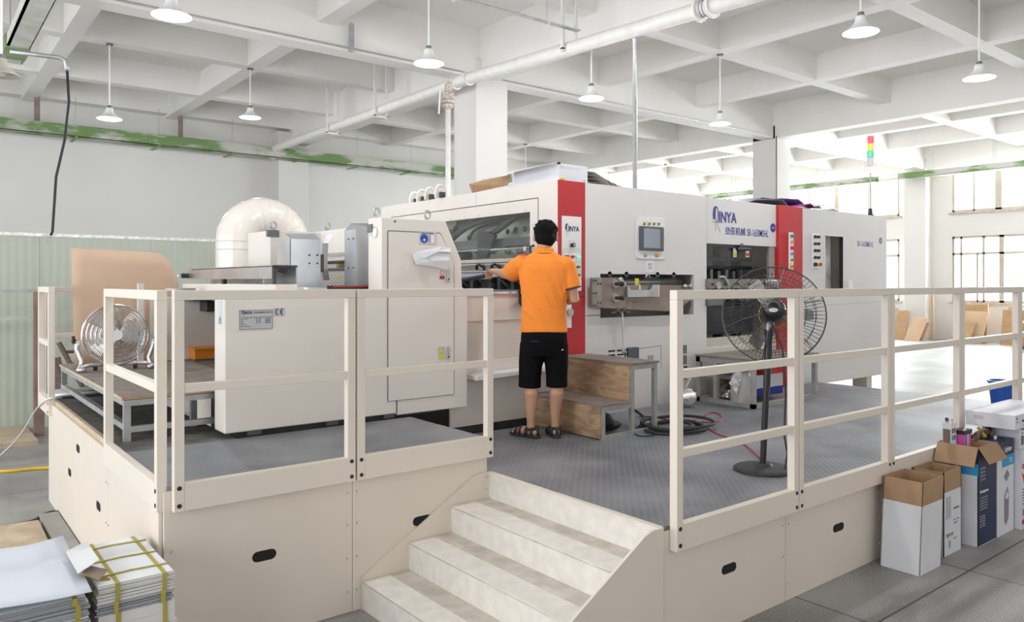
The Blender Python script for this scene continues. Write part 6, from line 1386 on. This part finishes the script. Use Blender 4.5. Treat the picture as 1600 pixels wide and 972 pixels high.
# shirt
s = MB()
s.loft([(-.0, .0, .830, .183, .135), (0, .0, .845, .186, .138), (-.003, .0, .92, .180, .132), (0, .0, 1.02, .176, .126), (.004, 0, 1.14, .184, .126), (.004, -.003, 1.25, .200, .126), (0, -.004, 1.33, .208, .122), (0, -.004, 1.385, .190, .110), (0, -.002, 1.43, .140, .092), (0, .004, 1.460, .095, .078), (0, .010, 1.475, .075, .068)], 32)
s.ell((-.165, .0, 1.365), .075, .075, .068, 16); s.ell((.165, -.004, 1.365), .072, .075, .068, 16)
sl = LS.lerp(LE, .74); s.tube([LS+Vector((.02, 0, .0)), LS.lerp(LE, .4), sl], [.080, .078, .082], 18)
sr = RS.lerp(RE, .66); s.tube([RS+Vector((-.01, 0, 0)), RS.lerp(RE, .35), sr], [.076, .071, .073], 18)
# soft folds running diagonally over the back
for k, (xa, za, xb_, zb) in enumerate(((-.10, 1.27, .06, 1.00), (-.02, 1.30, .11, 1.02), (.06, 1.30, .155, 1.08), (-.13, 1.14, .0, .93), (-.05, 1.06, .09, .90), (.17, 1.24, .15, 1.10), (-.16, 1.02, -.06, .88), (-.13, 1.36, -.03, 1.24))):
    p = [];
    for j in range(7):
        f = j/6; x = xa+(xb_-xa)*f; z = za+(zb-za)*f+.02*math.sin(f*PI); y = -.124*math.sqrt(max(0, 1-(x/.192)**2)); p.append((x, y, z))
    s.tube(p, [.003, .009, .012, .013, .012, .009, .003], 8)
sh_ = skinpart('polo_shirt', shirt_m, s, .0065, 3)
c_ = MB().loft([(0, .008, 1.452, .088, .078), (0, .010, 1.480, .079, .073), (0, .012, 1.497, .074, .070), (0, .012, 1.499, .066, .062), (0, .010, 1.46, .066, .060)], 28); c_.build('collar', shirt_m, per, local=True, smooth=True)
pts = [(.0885*math.cos(a), .008+.0795*math.sin(a)-.002, 1.447+.004*math.cos(a*2)) for a in [PI*1.08+PI*.84*k/20 for k in range(21)]]; pts = [(a_*1.03, b_*1.05-.002, c_2+.006) for a_, b_, c_2 in pts]; MB().tube(pts, .0042, 6).build('collar_stripe', M('dark_trim', (.05, .025, .03), .6), per, local=True)
e = (RE-RS).normalized(); MB().lathe([(.0735, 0), (.0745, .006), (.0735, .012)], sr, e, 24).build('sleeve_trim', M('dark_trim', (1, 1, 1)), per, local=True)
e = (LE-LS).normalized(); MB().lathe([(.0825, 0), (.0832, .006), (.082, .010)], sl, e, 24).build('sleeve_trim', shirt_m, per, local=True)
# shorts
s = MB()
s.loft([(0, 0, .91, .170, .122), (0, -.002, .86, .178, .132), (0, -.008, .78, .183, .138), (0, -.004, .70, .186, .130), (0, 0, .645, .182, .115)], 28)
s.tube([(-.092, 0, .74), (-.104, .012, .60), (-.112, .022, .48), (-.114, .022, .392)], [.098, .096, .089, .090], 20)
s.tube([(.092, 0, .74), (.098, .014, .60), (.100, .028, .48), (.101, .03, .398)], [.098, .094, .085, .086], 20)
so_ = skinpart('shorts', shorts_m, s, .007, 2)
B(-.105, -.03, -.141, -.138, .765, .772).build('back_pocket', M('pocket_seam', (.03, .03, .033), .9), per, local=True); B(.135, .15, -.128, -.120, .70, .706).build('white_logo_print', white, per, local=True)
# sandals
for sd, ax_, fy, toe in ((-1, -.105, 0, 52), (1, .088, .03, 12)):
    th = math.radians(toe); d = Vector((-math.sin(th), math.cos(th), 0)); r_ = Vector((d.y, -d.x, 0)); a = Vector((ax_, fy, 0)); out = []
    for (f, w_) in ((-.085, .018), (-.07, .034), (-.02, .038), (.05, .042), (.12, .050), (.175, .044), (.205, .022)): out.append(a+d*f+r_*w_)
    for (f, w_) in ((.205, -.022), (.175, -.042), (.12, -.046), (.05, -.036), (-.02, -.035), (-.07, -.032), (-.085, -.016)): out.append(a+d*f+r_*w_)
    so = MB().poly([(p.x, p.y) for p in out], 'xy', .001, .024).build('sandal', sandal_m, per, local=True, bevel=.006)
    m = MB()
    for (f, hgt) in ((.13, .062), (.085, .078), (.02, .092)):
        m.tube([a+d*f+r_*.046+Vector((0, 0, .02)), a+d*f+r_*.036+Vector((0, 0, hgt*.75)), a+d*f+Vector((0, 0, hgt)), a+d*f-r_*.036+Vector((0, 0, hgt*.75)), a+d*f-r_*.043+Vector((0, 0, .02))], [.013, .012, .011, .012, .013], 6)
    m.tube([a+d*.02+r_*.036+Vector((0, 0, .06)), a-d*.045+r_*.03+Vector((0, 0, .075)), a-d*.068+Vector((0, 0, .08)), a-d*.045-r_*.03+Vector((0, 0, .075)), a+d*.02-r_*.036+Vector((0, 0, .06))], .011, 6)
    m.tube([a-d*.070+Vector((0, 0, .02)), a-d*.072+Vector((0, 0, .08))], .014, 6)
    for sg in (-1, 1): m.tube([a-d*.03+r_*sg*.036+Vector((0, 0, .02)), a-d*.035+r_*sg*.036+Vector((0, 0, .07))], .011, 6)
    m.build('sandal_strap', sandal_m, so, local=True, smooth=True)
